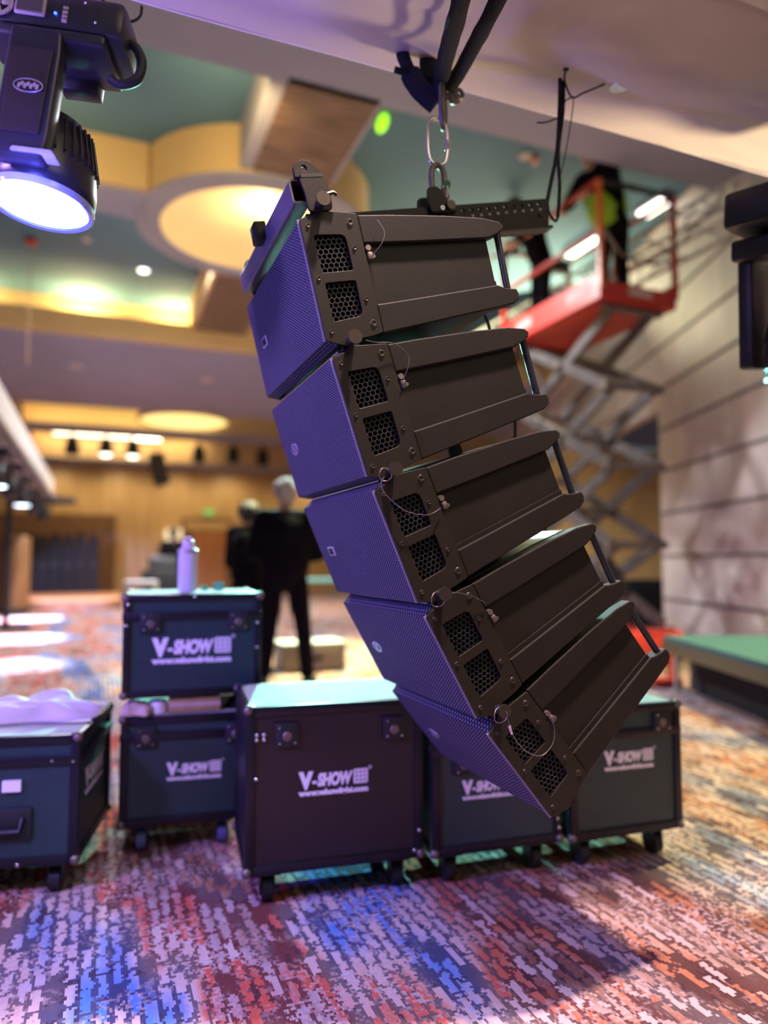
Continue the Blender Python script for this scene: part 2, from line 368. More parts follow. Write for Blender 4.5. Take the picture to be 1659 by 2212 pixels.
def curve_plate(outlines, depth, bev=0.0):
    cu = bpy.data.curves.new('outline', 'CURVE'); cu.dimensions = '2D'; cu.fill_mode = 'BOTH'; cu.extrude = depth / 2 - bev; cu.bevel_depth = bev; cu.bevel_resolution = 1
    cu.offset = -bev
    for pl in outlines:
        sp = cu.splines.new('POLY'); sp.points.add(len(pl) - 1); sp.use_cyclic_u = True
        for i, p in enumerate(pl): sp.points[i].co = (p[0], p[1], 0, 1)
    return _eval(cu)
def _eval(data, mods=None):
    o = bpy.data.objects.new('temporary', data); C.objects.link(o)
    if mods: mods(o)
    dg = bpy.context.evaluated_depsgraph_get(); dg.update()
    me = bpy.data.meshes.new_from_object(o.evaluated_get(dg), depsgraph=dg)
    bpy.data.objects.remove(o); return me
def text_mesh(t, size=1.0, bold=0.0, shear=0.0, extrude=0.0, align='LEFT', space=1.0):
    cu = bpy.data.curves.new('lettering', 'FONT'); cu.body = t; cu.size = size; cu.offset = bold; cu.shear = shear; cu.extrude = extrude; cu.align_x = align; cu.space_character = space
    return _eval(cu)
def rpoly(pts, r, n=4):
    out = []; N = len(pts)
    for i in range(N):
        p = Vector(pts[i]); a = Vector(pts[i - 1]) - p; b = Vector(pts[(i + 1) % N]) - p
        rr = r[i] if hasattr(r, '__len__') else r
        t = min(rr, a.length * .45, b.length * .45)
        p0, p1 = p + a.normalized() * t, p + b.normalized() * t
        for k in range(n + 1):
            s = k / n; out.append(tuple(p0 * (1 - s) ** 2 + p * 2 * s * (1 - s) + p1 * s * s))
    return out
def spline(pts, n=8, closed=False):
    pts = [Vector(p) for p in pts]; N = len(pts); out = []
    g = (lambda i: pts[i % N]) if closed else (lambda i: pts[max(0, min(N - 1, i))])
    for i in range(N if closed else N - 1):
        p0, p1, p2, p3 = g(i - 1), g(i), g(i + 1), g(i + 2)
        for k in range(n):
            t = k / n
            out.append(0.5 * ((2 * p1) + (p2 - p0) * t + (2 * p0 - 5 * p1 + 4 * p2 - p3) * t * t + (3 * p1 - p0 - 3 * p2 + p3) * t ** 3))
    if not closed: out.append(pts[-1])
    return out
def blob(mb, voxel, smooth=6):
    me = bpy.data.meshes.new('blob'); bmesh.ops.recalc_face_normals(mb.bm, faces=mb.bm.faces); mb.bm.to_mesh(me); mb.bm.free()
    def mods(o):
        r = o.modifiers.new('r', 'REMESH'); r.mode = 'VOXEL'; r.voxel_size = voxel
        if smooth:
            s = o.modifiers.new('s', 'SMOOTH'); s.factor = 0.5; s.iterations = smooth
    return _eval(me, mods)
HR = (0, 0, PSI)                                         # hall rotation
# ------------------------------------------------------------------ the hall
def hall(o): o.rotation_euler = HR; return o
b = MB(); b.box((4, 14, -0.05), (26, 44, 0.1)); hall(struct(b.build('floor', M['carpet'], smooth=False)))
ZC, ZD, ZS = 5.5, 5.0, 4.69
b = MB(); b.box((4, 15, ZC + 0.05), (26, 24, 0.1)); hall(struct(b.build('ceiling', M['ceiling'], smooth=False)))
b = MB(); b.box((4, 2.26, (ZD + ZC) / 2), (26, 6.52, ZC - ZD)); hall(struct(b.build('trim_1', M['soffit'], smooth=False)))   # near dropped soffit
# beam towards the dome with slatted underside, and one beyond it
b = MB(); b.box((1.72, 6.2, 5.26), (0.98, 1.5, 0.48)); hall(struct(b.build('trim_2', M['grey'], smooth=False)))
b = MB(); b.box((1.76, 6.2, 5.015), (0.80, 1.5, 0.03)); hall(struct(b.build('trim_3', M['slat'], smooth=False)))
b = MB(); b.box((1.86, 10.9, 5.25), (0.98, 2.8, 0.5)); hall(struct(b.build('trim_4', M['cream'], smooth=False)))
b = MB(); b.box((1.86, 10.9, 4.985), (0.84, 2.8, 0.03)); hall(struct(b.build('trim_5', M['slat'], smooth=False)))
# cross beam left and right of the dome
b = MB(); b.box((-2.6, 8.1, 5.25), (6.0, 0.75, 0.5)); hall(struct(b.build('trim_6', M['cream'], smooth=False)))
b = MB(); b.box((-2.6, 8.1, 4.985), (6.0, 0.62, 0.03)); hall(struct(b.build('trim_7', M['soffit'], smooth=False)))
# round drum: outer cream face, grey ring underneath, recessed lit dome
DC = H(1.66, 8.3, 0)
b = MB(); b.lathe([(1.36, 5.0), (1.36, ZC)], seg=96); o = struct(b.build('trim_8', M['cream'], loc=DC)); o.rotation_euler = HR
b = MB(); b.lathe([(1.09, 5.0), (1.36, 5.0), (1.36, 4.97), (1.09, 4.97), (1.09, 5.0)], seg=96)
o = struct(b.build('trim_9', M['grey'], loc=DC))
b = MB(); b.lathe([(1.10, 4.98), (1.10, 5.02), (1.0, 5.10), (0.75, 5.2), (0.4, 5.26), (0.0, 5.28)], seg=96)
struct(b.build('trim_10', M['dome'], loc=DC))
# far beam with cove, low soffit, second and third recess
b = MB(); b.box((4, 12.28, 4.87), (26, 0.16, 0.36)); hall(struct(b.build('trim_11', M['cream'], smooth=False)))
b = MB(); b.box((4, 15.2, ZS + 0.02), (26, 5.7, 0.04)); hall(struct(b.build('trim_12', M['soffit'], smooth=False)))
b = MB(); b.box((4, 12.95, 5.1), (26, 0.1, 0.8)); hall(struct(b.build('trim_13', M['cream'], smooth=False)))
b = MB(); b.box((4, 21.3, 4.95), (26, 1.5, 0.5)); hall(struct(b.build('trim_14', M['cream'], smooth=False)))
b = MB(); b.box((4, 21.3, 4.69), (26, 1.5, 0.03)); hall(struct(b.build('trim_15', M['soffit'], smooth=False)))
b = MB(); b.box((4, 24.4, 4.85), (26, 1.6, 1.3)); hall(struct(b.build('trim_16', M['cream'], smooth=False)))
b = MB(); b.box((4, 24.4, 4.185), (26, 1.7, 0.03)); hall(struct(b.build('trim_17', M['soffit'], smooth=False)))
b = MB(); b.box((-1.9, 20.8, 5.0), (0.12, 5.6, 0.7)); hall(struct(b.build('trim_18', M['cream'], smooth=False)))
b = MB(); b.box((4, 25.3, 2.2), (26, 0.2, 4.4)); hall(struct(b.build('wall_back', M['wallwood'], smooth=False)))
b = MB(); b.box((-1.75, 25.17, 1.28), (4.6, 0.06, 2.56)); hall(struct(b.build('trim_19', M['darkwood'], smooth=False)))
# cove and dome lamps of the room, plus fills added for drum and beam
for (u, p) in ((-1.9, 50), (-0.3, 140), (1.15, 110)):
    light('AREA', 'cove light', H(u, 12.66, 4.93), p * 0.36, (1.0, 0.78, 0.35), 0.35, H(u, 12.74, 5.5), size_y=0.12)
light('POINT', 'dome lamp', H(1.75, 8.15, 5.02), 45, (1.0, 0.80, 0.42), 0.1)
light('AREA', 'added drum fill', H(0.9, 5.75, 4.75), 16, (1.0, 0.72, 0.30), 0.5, H(1.2, 7.0, 5.22))  # added fill, brightens the near face of the drum
light('AREA', 'added beam fill', H(-0.8, 6.9, 4.8), 12, (1.0, 0.72, 0.30), 1.0, H(-0.8, 7.9, 5.2))  # added fill, brightens the near face of the cross beam
light('AREA', 'far cove light', H(0.5, 20.2, 4.75), 26, (1.0, 0.75, 0.3), 5.0, H(0.5, 20.6, 5.4), size_y=0.3)
light('AREA', 'far wall wash', H(0.6, 23.1, 4.8), 36, (1.0, 0.74, 0.36), 5.0, H(0.6, 23.8, 4.6), size_y=0.3)
for u_ in (-1.2, 0.6, 2.4, 4.2, 7.0, 10.0): light('SPOT', 'far wall downlight', H(u_, 24.0, 4.13), 85, (1.0, 0.80, 0.48), 0.06, H(u_, 24.9, 1.0), 150, 0.8)
light('AREA', 'right cove light', H(6.0, 9.5, 4.9), 170, (1.0, 0.93, 0.55), 2.5, H(5.5, 9.0, 5.5))

# right wall: fabric panels with level joints, opening and bulkhead beyond its end
def world_box(name, x0, x1, y0, y1, z0, z1, m, parent=None):
    c = Vector(((x0 + x1) / 2, (y0 + y1) / 2, (z0 + z1) / 2)); b = MB(); b.box((0, 0, 0), (x1 - x0, y1 - y0, z1 - z0))
    return b.build(name, m, parent, smooth=False, loc=c)
XR = 3.62
wr = struct(world_box('wall_right', XR, XR + 0.16, 2.0, 9.3, 0, 5.5, M['airwall']))
for k in range(10):
    z = 0.58 + k * 0.545
    struct(world_box('trim_%d' % (20 + k), XR - 0.012, XR + 0.01, 2.0, 9.3 if z < 3.1 else 22, z - 0.016, z + 0.016, M['joint']))
struct(world_box('trim_30', XR + 0.0, XR + 0.16, 9.3, 23, 3.05, 5.5, M['airwall']))
struct(world_box('trim_31', XR + 1.5, XR + 1.7, 10.2, 10.9, 0, 3.05, M['darkwood']))
struct(world_box('trim_32', XR - 0.6, XR + 3.0, 13.0, 13.2, 0, 3.05, M['wallwood']))

# door and the far fittings
def hallthing(name, label, cat, u, v, z, group=None): return thing(name, label, cat, H(u, v, z), HR, group)
d = struct(MB().box((0, 0, 0), (1.66, 0.10, 2.5), bev=0.0).build('door_1', M['darkwood'], smooth=False, loc=H(3.49, 25.12, 1.25))); d.rotation_euler = HR
MB().box((0.1, -0.06, -0.22), (1.1, 0.05, 2.05)).build('door_leaf', M['doorwood'], d, smooth=False)
MB().box((0, -0.06, 1.0), (1.5, 0.04, 0.3)).build('transom', M['wallwood'], d, smooth=False)
MB().cyl((0.55, -0.09, -0.25), (0.55, -0.12, -0.25), 0.03).build('door_handle', M['chrome'], d)
p = onv(452, 1107, 25.0); e = thing('exit_sign', 'small lit green exit sign above the orange door', 'sign', p, HR)
MB().box((0, 0.05, 0), (0.34, 0.06, 0.2), bev=0.01).build('housing', M['exitm'], e)
MB().mesh(text_mesh('EXIT', 0.14, 0.004, 0, 0.004, 'CENTER'), Matrix.Translation((0, 0.015, -0.05)) @ Matrix.Rotation(PI / 2, 4, 'X')).build('lettering', M['white'], e, smooth=False)
p = onv(375, 1165, 24.9); e = thing('wall_sconce', 'pale glowing wall sconce left of the orange door', 'lamp', p, HR)
MB().prism(rpoly([(-.27, -.35), (.27, -.35), (.27, .35), (-.27, .35)], 0.1), 0.0, 0.12).build('shade', emis('sconce shade', (1.0, 0.88, 0.62), 0.75), e)
MB().box((0, 0.2, 0), (0.2, 0.2, 0.3)).build('mount', M['blackm'], e)
MB().box((0, -0.01, 0), (0.025, 0.02, 0.56)).box((0, -0.01, 0.08), (0.3, 0.02, 0.02)).build('strap', M['darkwood'], e)
# far round lamp and strip lights
p = at(398, 911, 18.1); e = thing('round_ceiling_lamp', 'wide glowing oval lamp in the far ceiling beam', 'lamp', p)
MB().lathe([(0, -.02), (1.0, -.02), (1.08, 0.02), (1.08, 0.12), (0, 0.12)], seg=64).build('diffuser', emis('oval diffuser', (1.0, 0.80, 0.28), 1.3), e)
MB().lathe([(1.08, -0.01), (1.14, -0.01), (1.14, 0.14), (1.08, 0.14)], seg=64).build('rim', M['cream'], e)
for i, (x0, x1, y0, y1, lab) in enumerate(((115, 228, 928, 938, 'leftmost bright white strip light under the far ceiling edge'), (232, 284, 936, 941, 'short bright strip light between the two glowing pendant heads'), (291, 347, 941, 948, 'bright strip light right of the glowing pendant heads'))):
    p0, p1 = onv(x0, y0, 23.3), onv(x1, y1, 23.3)
    e = thing('strip_light', lab, 'strip light', (p0 + p1) / 2, HR, 'white strip lights at the far ceiling')
    L_ = (p1 - p0).length / 2
    MB().box((0, 0, 0), (2 * L_, 0.1, 0.2), bev=0.02).build('tube', M['whitelamp'], e)
    MB().box((0, 0.1, 0.05), (2 * L_ + 0.05, 0.1, 0.3)).build('housing', M['grey'], e)
for i, (x, y, lit, lab) in enumerate(((156, 968, 0, 'dark pendant spot at far left, unlit'), (229, 970, 1, 'left one of the two glowing pendant spots'), (287, 974, 1, 'right one of the two glowing pendant spots'), (429, 986, 0, 'dark pendant spot left of the far oval lamp edge'), (503, 988, 0, 'dark pendant spot near the right of the far ceiling'), (567, 993, 0, 'dark pendant spot beside the lowest grille'))):
    if i == 3: lab = 'dark pendant spot below the right half of the oval lamp'
    if i == 5: lab = 'rightmost dark pendant spot, beside the speaker array'
    p = onv(x, y, 22.6)
    e = thing('pendant_spot', lab, 'spotlight', p, HR, 'pendant spots under the far ceiling')
    MB().cyl((0, 0, 0.2), (0, 0, 0.70), 0.025).build('stem', M['blackm'], e)
    e.scale = (1.25, 1.25, 1.25)
    MB().lathe([(0.16, -0.14), (0.17, 0.0), (0.13, 0.22), (0.05, 0.28)], seg=20).build('can', M['blackm'], e)
    MB().lathe([(0, -0.17), (0.10, -0.16), (0.155, -0.13), (0.0, -0.12)], seg=20).build('bulb', M['whitelamp'] if lit else M['housing'], e)
def downlight(px, py, z, r, lit, label):
    p = onz(px, py, z); e = thing('downlight', label, 'downlight', p, (0, 0, 0), 'round recessed downlights')
    MB().lathe([(r * .8, 0.0), (r, -0.012), (r, 0.0)], seg=24).build('ring', M['white'], e)
    MB().lathe([(0, -0.006), (r * .82, -0.006), (r * .82, 0.0), (0, 0.0)], seg=24).build('lens', M['whitelamp'] if lit else M['silver'], e)
for a_ in ((310, 584, 5.49, 0.085, 1, 'bright downlight in the teal ceiling left of the dome'), (1556, 530, 5.49, 0.10, 1, 'bright downlight at right beside the hanging moving head'),
           (165, 791, ZS, 0.12, 0, 'pale unlit downlight in the mauve soffit, far left'), (446, 820, ZS, 0.12, 0, 'pale unlit downlight in the mauve soffit, beside the array'),
           (188, 517, 5.49, 0.06, 0, 'faint small downlight right of the hanging ceiling cable'), (1134, 336, 5.49, 0.07, 0, 'pale downlight in the teal ceiling right of the carabiner'),
           (215, 992, 4.165, 0.14, 0, 'pale downlight in the far soffit below the strip lights'), (362, 1001, 4.165, 0.14, 0, 'pale downlight in the far soffit beside the hanging black speaker'), (465, 1008, 4.165, 0.14, 0, 'pale downlight in the far soffit above the exit sign')):
    downlight(*a_)
p = onz(1155, 342, 5.49); e = thing('sprinkler_head', 'small dark red sprinkler head on the teal ceiling', 'sprinkler', p)
MB().lathe([(0.055, 0), (0.05, -0.02), (0.012, -0.025), (0.012, -0.06), (0.03, -0.065), (0, -0.07)], seg=16).build('head', M['red'], e)
p = onz(68, 518, 5.49); e = thing('ceiling_cable', 'thin cable hanging from a red ceiling box at left', 'cable', p)
MB().box((0, 0, -0.03), (0.14, 0.14, 0.06), bev=0.01).build('ceiling_box', M['red'], e)
MB().cyl((0, 0, -.05), (0, 0, -1.75), 0.006, seg=8).build('cord', M['darkwood'], e)
p = onv(826, 266, 6.3); e = thing('green_light_spot', 'small glowing green light spot at the slatted ceiling beam', 'lamp', p, HR)  # glowing blob stands in for a spot of green light on the beam
MB().sph((0, 0, 0), (0.055, 0.05, 0.11), 20, Euler((0, 0.35, 0))).build('spot_glow', M['greenspot'], e)
MB().box((-0.08, 0.02, -0.02), (0.12, 0.03, 0.03)).build('bracket', M['grey'], e)  # added bracket behind the glowing blob

# ------------------------------------------------------------------ line array cabinets
WID, SV = 0.56, 1.4242
HEX = 0.0118
def honeycomb(poly, y0, y1):
    """open hexagonal cells filling a quadrilateral window"""
    b = MB(); xs = [p[0] for p in poly]; zs = [p[1] for p in poly]
    def inside(x, z):
        s = 0; n = len(poly)
        for i in range(n):
            x0, z0 = poly[i]; x1, z1 = poly[(i + 1) % n]
            if (z0 > z) != (z1 > z) and x < (x1 - x0) * (z - z0) / (z1 - z0) + x0: s ^= 1
        return s
    R0, R1 = HEX / 1.732, HEX / 1.732 * 0.86
    j = 0; z = min(zs) - HEX
    while z < max(zs) + HEX:
        x = min(xs) - HEX + (HEX / 2 if j % 2 else 0)
        while x < max(xs) + HEX:
            if inside(x, z):
                o = []; 
                for (r, y) in ((R0, y0), (R1, y0), (R1, y1)):
                    o.append([b.bm.verts.new((x + r * math.cos(PI / 6 + k * PI / 3), y, z + r * math.sin(PI / 6 + k * PI / 3))) for k in range(6)])
                for q in range(2):
                    for k in range(6): b.bm.faces.new((o[q][k], o[q][(k + 1) % 6], o[q + 1][(k + 1) % 6], o[q + 1][k]))
            x += HEX
        z += HEX * 0.866; j += 1
    return b
PL = rpoly([(0, -.002), (.036, .006), (.050, .016), (.068, .012), (.1335, .003), (.1338, -.261), (.103, -.266), (.066, -.268), (.052, -.282), (.026, -.274), (0, -.263)], .004)
W1 = [(.0245, -.0370), (.096, -.0410), (.0965, -.1195), (.0245, -.1195)]
W2 = [(.0255, -.1415), (.0965, -.1415), (.0965, -.2190), (.0255, -.2255)]
RR = [.006, .014, .005, .005]; RR2 = [.005, .005, .014, .006]
FT = [(.1360, .002), (.21, -.001), (.352, -.011), (.452, -.022), (.497, -.034), (.506, -.045), (.5, -.055), (.487, -.062), (.457, -.071), (.26, -.066), (.1360, -.061)]
FB = [(.1360, -.197), (.235, -.193), (.455, -.183), (.464, -.188), (.483, -.194), (.504, -.197), (.508, -.209), (.504, -.222), (.488, -.231), (.448, -.236), (.337, -.245), (.1360, -.262)]
def make_cabinet():
    t = thing('line_array_speaker', '', 'loudspeaker')
    b = MB()
    b.prism([(.008, .0), (.04, .006), (.136, .0), (.352, -.014), (.452, -.026), (.456, -.07), (.456, -.186), (.448, -.232), (.337, -.241), (.136, -.258), (.04, -.266), (.008, -.26)], .012, WID - .012)
    for y0, y1 in ((0, .035), (WID - .035, WID)):
        b.prism(FT, y0, y1, bev=.003); b.prism(FB, y0, y1, bev=.003)
    # sloped ledge from the lower flank up into the recessed side
    b.prism([(.137, -.197), (.455, -.183), (.455, -.172), (.137, -.186)], .006, .02)
    b.build('cabinet', M['body'], t, smooth=False)
    MB().prism([(.15, .0), (.352, -.0135), (.445, -.0245), (.445, -.022), (.352, -.0105), (.15, .003)], .045, WID - .045).build('lit_top_panel', M['littop'], t, smooth=False)  # added panel, paler so the cabinet top looks lit
    # grille wraps the front with chamfered lips
    prof = [(.030, .012), (.0, -.002), (-.002, -.13), (.0, -.262), (.026, -.276), (.03, -.27), (.01, -.258), (.01, -.005), (.03, .006)]
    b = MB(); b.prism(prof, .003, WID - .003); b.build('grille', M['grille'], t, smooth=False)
    MB().box((-.001, .0015, -.132), (.006, .004, .262)).build('grille_edge', M['edge'], t, smooth=False)
    pm = curve_plate([PL, rpoly(W1, RR), rpoly(W2, RR2)], .005, .0008)
    R = Matrix.Rotation(PI / 2, 4, 'X')
    for y in (-.002, WID + .002):
        MB().mesh(pm, Matrix.Translation((0, y, 0)) @ R).build('side_plate', M['plate'], t, smooth=False)
    MB().box((.062, .0115, -.13), (.10, .0012, .20)).build('vent_backing', M['void'], t, smooth=False)
    for Wn in (W1, W2):
        c = (sum(p[0] for p in Wn) / 4, sum(p[1] for p in Wn) / 4)
        big = [(c[0] + (p[0] - c[0]) * 1.06, c[1] + (p[1] - c[1]) * 1.06) for p in Wn]
        honeycomb(big, .0025, .011).build('vent_honeycomb', M['comb'], t, smooth=False)
    for (x, z, r) in ((.016, -.017, .0055), (.113, -.016, .0085), (.110, -.072, .0055), (.0135, -.131, .0055), (.111, -.185, .0055), (.116, -.239, .0085), (.016, -.246, .0055)):
        MB().lathe([(0, .0006), (r * .28, .0006), (r * .3, .002), (r * .62, .0028), (r * .66, .0012), (r * .9, .0012), (r, .0003)], seg=18, mtx=Matrix.Translation((x, -.0045, z)) @ R).build('screw', M['screw'], t)
    b = MB(); b.cyl((.142, -.007, -.074), (.142, .012, -.074), .0065).box((.1435, -.004, -.092), (.012, .008, .017), bev=.002).cyl((.150, -.008, -.094), (.150, 0, -.094), .004)
    b.build('lanyard_clip', M['galv'], t)
    for y in (.018, WID - .018):
        MB().cyl((.494, y, -.052), (.490, y, -.196), .0085).build('handle_bar', M['blackm'], t)
    # hinge: link plate and knobbed pin at the top front corner
    b = MB(); b.cyl((.051, -.030, .0255), (.051, .03, .0255), .010).build('hinge_pin', M['blackm'], t)
    b = MB(); b.lathe([(.0, -.006), (.0055, -.006), (.006, -.002), (.0145, -.001), (.0155, .002), (.0155, .006), (.0, .006)], seg=28, mtx=Matrix.Translation((.052, -.030, .026)) @ R); b.build('pin_knob', M['screw'], t)
    b = MB(); b.prism(rpoly([(.030, .004), (.038, .040), (.066, .040), (.075, .004)], .009), .004, .012).build('hinge_link', M['blackm'], t)
    MB().cyl((.030, .02, .014), (.030, WID - .02, .014), .005).build('hinge_rod', M['chrome'], t)
    # badge on the grille, and the link bracket on the back
    return t
def badge_rect(t):
    MB().box((-.0035, WID * .80, -.135), (.003, .050, .026), bev=.001).build('badge', M['badge'], t)
    for dy in (-.012, 0.0, .012): MB().box((-.0055, WID * .80 + dy, -.135), (.002, .006, .018)).build('badge_letter', M['void'], t, smooth=False)
def badge_oval(t):
    Rm = Matrix.Translation((-.003, WID * .80, -.135)) @ Matrix.Rotation(PI / 2, 4, 'Y') @ Matrix.Diagonal((1, 1.8, 1, 1))
    MB().lathe([(.012, -.0015), (.016, -.0015), (.016, .0015), (.012, .0015)], seg=32, mtx=Rm).build('badge', M['badge'], t)
    MB().box((-.004, WID * .80, -.135), (.003, .012, .018)).build('badge_letter', M['badge'], t, smooth=False)
cab_labels = ['topmost line array speaker, bolted under the perforated fly bar', 'second line array speaker from the top, tucked below the topmost one',
              'middle line array speaker with a thin lanyard across its vent', 'fourth line array speaker from the top, just above the most tilted one',
              'lowest and most tilted line array speaker, ringed lanyard over its vents']
cab_pose = [(13.64, .3768, .7194), (18.22, .4516, .4292), (23.14, .5477, .1499), (28.97, .6685, -.1213), (38.94, .8222, -.3868)]
base_cab = make_cabinet(); cabs = []
for i, (ang, x, z) in enumerate(cab_pose):
    if i == 0: t = base_cab
    else:
        t = base_cab.copy(); C.objects.link(t)
        for ch in base_children: c = ch.copy(); C.objects.link(c); c.parent = t
    if i == 0: base_children = list(base_cab.children)
    t['label'] = cab_labels[i]; t['group'] = 'line array speakers'
    t.location = A * x + W * SV + Vector((0, 0, z + EYE))
    t.rotation_euler = (Matrix.Rotation(PSI, 3, 'Z') @ Matrix.Rotation(-math.radians(ang), 3, 'Y')).to_euler()
    cabs.append(t)
for i, t in enumerate(cabs): (badge_rect if i in (0, 2) else badge_oval)(t)
def cab_local(i, px, py, y=0.0):
    """point on cabinet i's side plane seen at a pixel, in the cabinet's own coordinates"""
    Mi = (Matrix.Translation(cabs[i].location) @ cabs[i].rotation_euler.to_matrix().to_4x4()).inverted()
    return Mi @ onv(px, py, SV + y)
def lanyard(i, pts, ring=None, sleeve=None):
    P = [cab_local(i, *p) for p in pts]
    MB().tube(spline(P, 8), .0011, 6).build('lanyard', M['wire'], cabs[i])
    if ring:
        c = cab_local(i, *ring[:3]); r = ring[3]
        MB().tube([c + Vector((math.cos(a) * r, .004 * math.sin(a * 2), math.sin(a) * r)) for a in [k * PI / 12 for k in range(24)]], .0012, 6, True).build('split_ring', M['galv'], cabs[i])
    if sleeve:
        MB().cyl(cab_local(i, *sleeve[0]), cab_local(i, *sleeve[1]), .0035, .0028, 10).build('lanyard_sleeve', M['badge'], cabs[i])
lanyard(0, [(815, 475, -.01), (830, 500, -.018), (825, 525, -.018), (803, 553, -.01)])
lanyard(1, [(790, 735, -.03), (815, 740, -.02), (850, 742, -.015), (880, 765, -.015), (882, 790, -.015), (868, 828, -.01)])
lanyard(2, [(830, 1030, -.03), (823, 1048, -.03), (840, 1075, -.02), (880, 1105, -.02), (925, 1112, -.02), (952, 1098, -.01)], (832, 1025, -.03, .014))
lanyard(3, [(955, 1282, -.03), (985, 1280, -.02), (1020, 1288, -.015), (1048, 1302, -.01)], (945, 1295, -.03, .016), ((955, 1279, -.03), (972, 1280, -.028)))
lanyard(4, [(1098, 1555, -.03), (1103, 1575, -.03), (1115, 1600, -.025), (1140, 1625, -.02), (1170, 1632, -.02), (1192, 1610, -.02), (1198, 1580, -.015), (1190, 1550, -.01)], (1080, 1546, -.034, .0165), ((1100, 1568, -.03), (1106, 1586, -.028)))
# rear link brackets and jumper cables between the cabinets
for i in range(4):
    x0, z0 = .37, -.255
    p0 = Vector((.375, WID * .5, -.235)); p1 = cabs[i].matrix_basis.inverted() @ (cabs[i + 1].matrix_basis @ Vector((.372, WID * .5, -.02)))
    d_ = (p1 - p0); n_ = Vector((-d_.z, 0, d_.x)).normalized() * .018
    b = MB(); y0, y1 = WID * .5 - .006, WID * .5 + .006
    b.prism([(p0.x + n_.x, p0.z + n_.z), (p0.x - n_.x, p0.z - n_.z), (p1.x - n_.x, p1.z - n_.z), (p1.x + n_.x, p1.z + n_.z)], y0, y1)
    b.build('rear_link', M['blackm'], cabs[i], smooth=False)
cable_lab = ['short black jumper cable behind the top two array speakers', 'black jumper cable arching out behind the second and third array speakers', 'black jumper cable behind the third and fourth array speakers', 'black jumper cable behind the lowest two array speakers']
for i in range(4):
    q0 = cabs[i].matrix_basis @ Vector((.462, WID * .45, -.12)); q1 = cabs[i + 1].matrix_basis @ Vector((.462, WID * .55, -.10))
    back = cabs[i].matrix_basis.to_3x3() @ Vector((1, 0, 0))
    o = MB().tube(spline([q0, q0 + back * .06, q0 * .6 + q1 * .4 + back * .12, q1 + back * .07, q1], 8), .0045, 8).build('jumper_cable', M['rubber'])
    tag(o, cable_lab[i], 'cable', 'jumper cables behind the array')

# ------------------------------------------------------------------ fly bar
FB_V = SV + 0.27                                                   # plane of the centre rail
fly = thing('fly_bar', 'dark steel fly bar with numbered rail of holes above the top speaker', 'rigging frame', base_cab.location, base_cab.rotation_euler)
FM = (Matrix.Translation(fly.location) @ fly.rotation_euler.to_matrix().to_4x4()).inverted()
def fl(px, py, v): return FM @ onv(px, py, v)
# front cross tube (hollow, open ends)
def hollow(y0, y1, x0, x1, z0, z1, th):
    b = MB(); o = rpoly([(x0, z0), (x1, z0), (x1, z1), (x0, z1)], .008); i_ = rpoly([(x0 + th, z0 + th), (x1 - th, z0 + th), (x1 - th, z1 - th), (x0 + th, z1 - th)], .006)
    vo = [[b.bm.verts.new((p[0], y, p[1])) for p in q] for y in (y0, y1) for q in (o, i_)]
    n = len(o)
    for k in range(n):
        k2 = (k + 1) % n
        for a_, c_ in ((vo[0], vo[2]), (vo[1], vo[3]), (vo[0], vo[1]), (vo[2], vo[3])): b.bm.faces.new((a_[k], a_[k2], c_[k2], c_[k]))
    return b
hollow(.004, WID - .004, -.002, .042, .036, .088, .004).build('cross_tube', M['tube'], fly)
for y in (.006, WID - .016):
    pm = curve_plate([rpoly([(.024, .012), (.078, .012), (.082, .05), (.074, .084), (.018, .084), (.024, .05)], .008)], .007, .001)
    MB().mesh(pm, Matrix.Translation((0, y - .012 if y < .1 else y + .012, 0)) @ Matrix.Rotation(PI / 2, 4, 'X')).build('link_plate', M['plate'], fly, smooth=False)
    lug = [(.012, .088)] + [(.038 + .026 * math.cos(a), .104 + .021 * math.sin(a)) for a in [PI * (1.02 - k / 10) for k in range(9)]] + [(.076, .088)]
    hole = [(.036 + .0065 * math.cos(k * PI / 8), .107 + .0065 * math.sin(k * PI / 8)) for k in range(16)]
    MB().mesh(curve_plate([lug, hole], .010, .001), Matrix.Translation((0, y - .004, 0)) @ Matrix.Rotation(PI / 2, 4, 'X')).build('lug', M['plate'], fly, smooth=False)
    s_ = -1 if y < .1 else 1
    MB().box((.048, y + s_ * .010, .088), (.05, .012, .008)).build('lug_clamp', M['blackm'], fly)
MB().tube([(.062, -.014, .042), (.085, -.016, .046), (.092, -.016, .040)], .004, 8).build('locking_pin', M['screw'], fly)
MB().box((-.010, WID * .47, .082), (.03, .05, .045), bev=.004).build('foot_bracket', M['plate'], fly)
# centre rail with a row of holes
Pt0, Pt1 = fl(735, 462, FB_V), fl(1181, 430, FB_V)
Pb1, Pb0 = fl(1184, 492, FB_V), fl(735, 520, FB_V)
yR = Pt0.y
out = [(Pt0.x - .08, Pt0.z - (Pt1.z - Pt0.z) * .08 / (Pt1.x - Pt0.x)), (Pt1.x, Pt1.z), (Pb1.x, Pb1.z), (.48, Pb1.z - .0), (Pb0.x - .08, .012)]
holes = []
hp = [(999 + k * 18.1, 457.5 - k * 1.72) for k in range(10)] + [(1163, 468)]
for (x, y) in hp:
    c = fl(x, y, FB_V); holes.append([(c.x + .0062 * math.cos(k * PI / 8), c.z + .0062 * math.sin(k * PI / 8)) for k in range(16)])
pm = curve_plate([out] + holes, .008, .0)
for dy in (0, .042):
    MB().mesh(pm, Matrix.Translation((0, yR + dy, 0)) @ Matrix.Rotation(PI / 2, 4, 'X')).build('rail_plate', M['plate'], fly, smooth=False)
MB().box(((Pb1.x + .1) / 2 + .02, yR + .021, Pb1.z + .004), (Pb1.x - .1, .04, .008), Euler((0, 0, 0))).build('rail_web', M['blackm'], fly, smooth=False)
nb = MB()
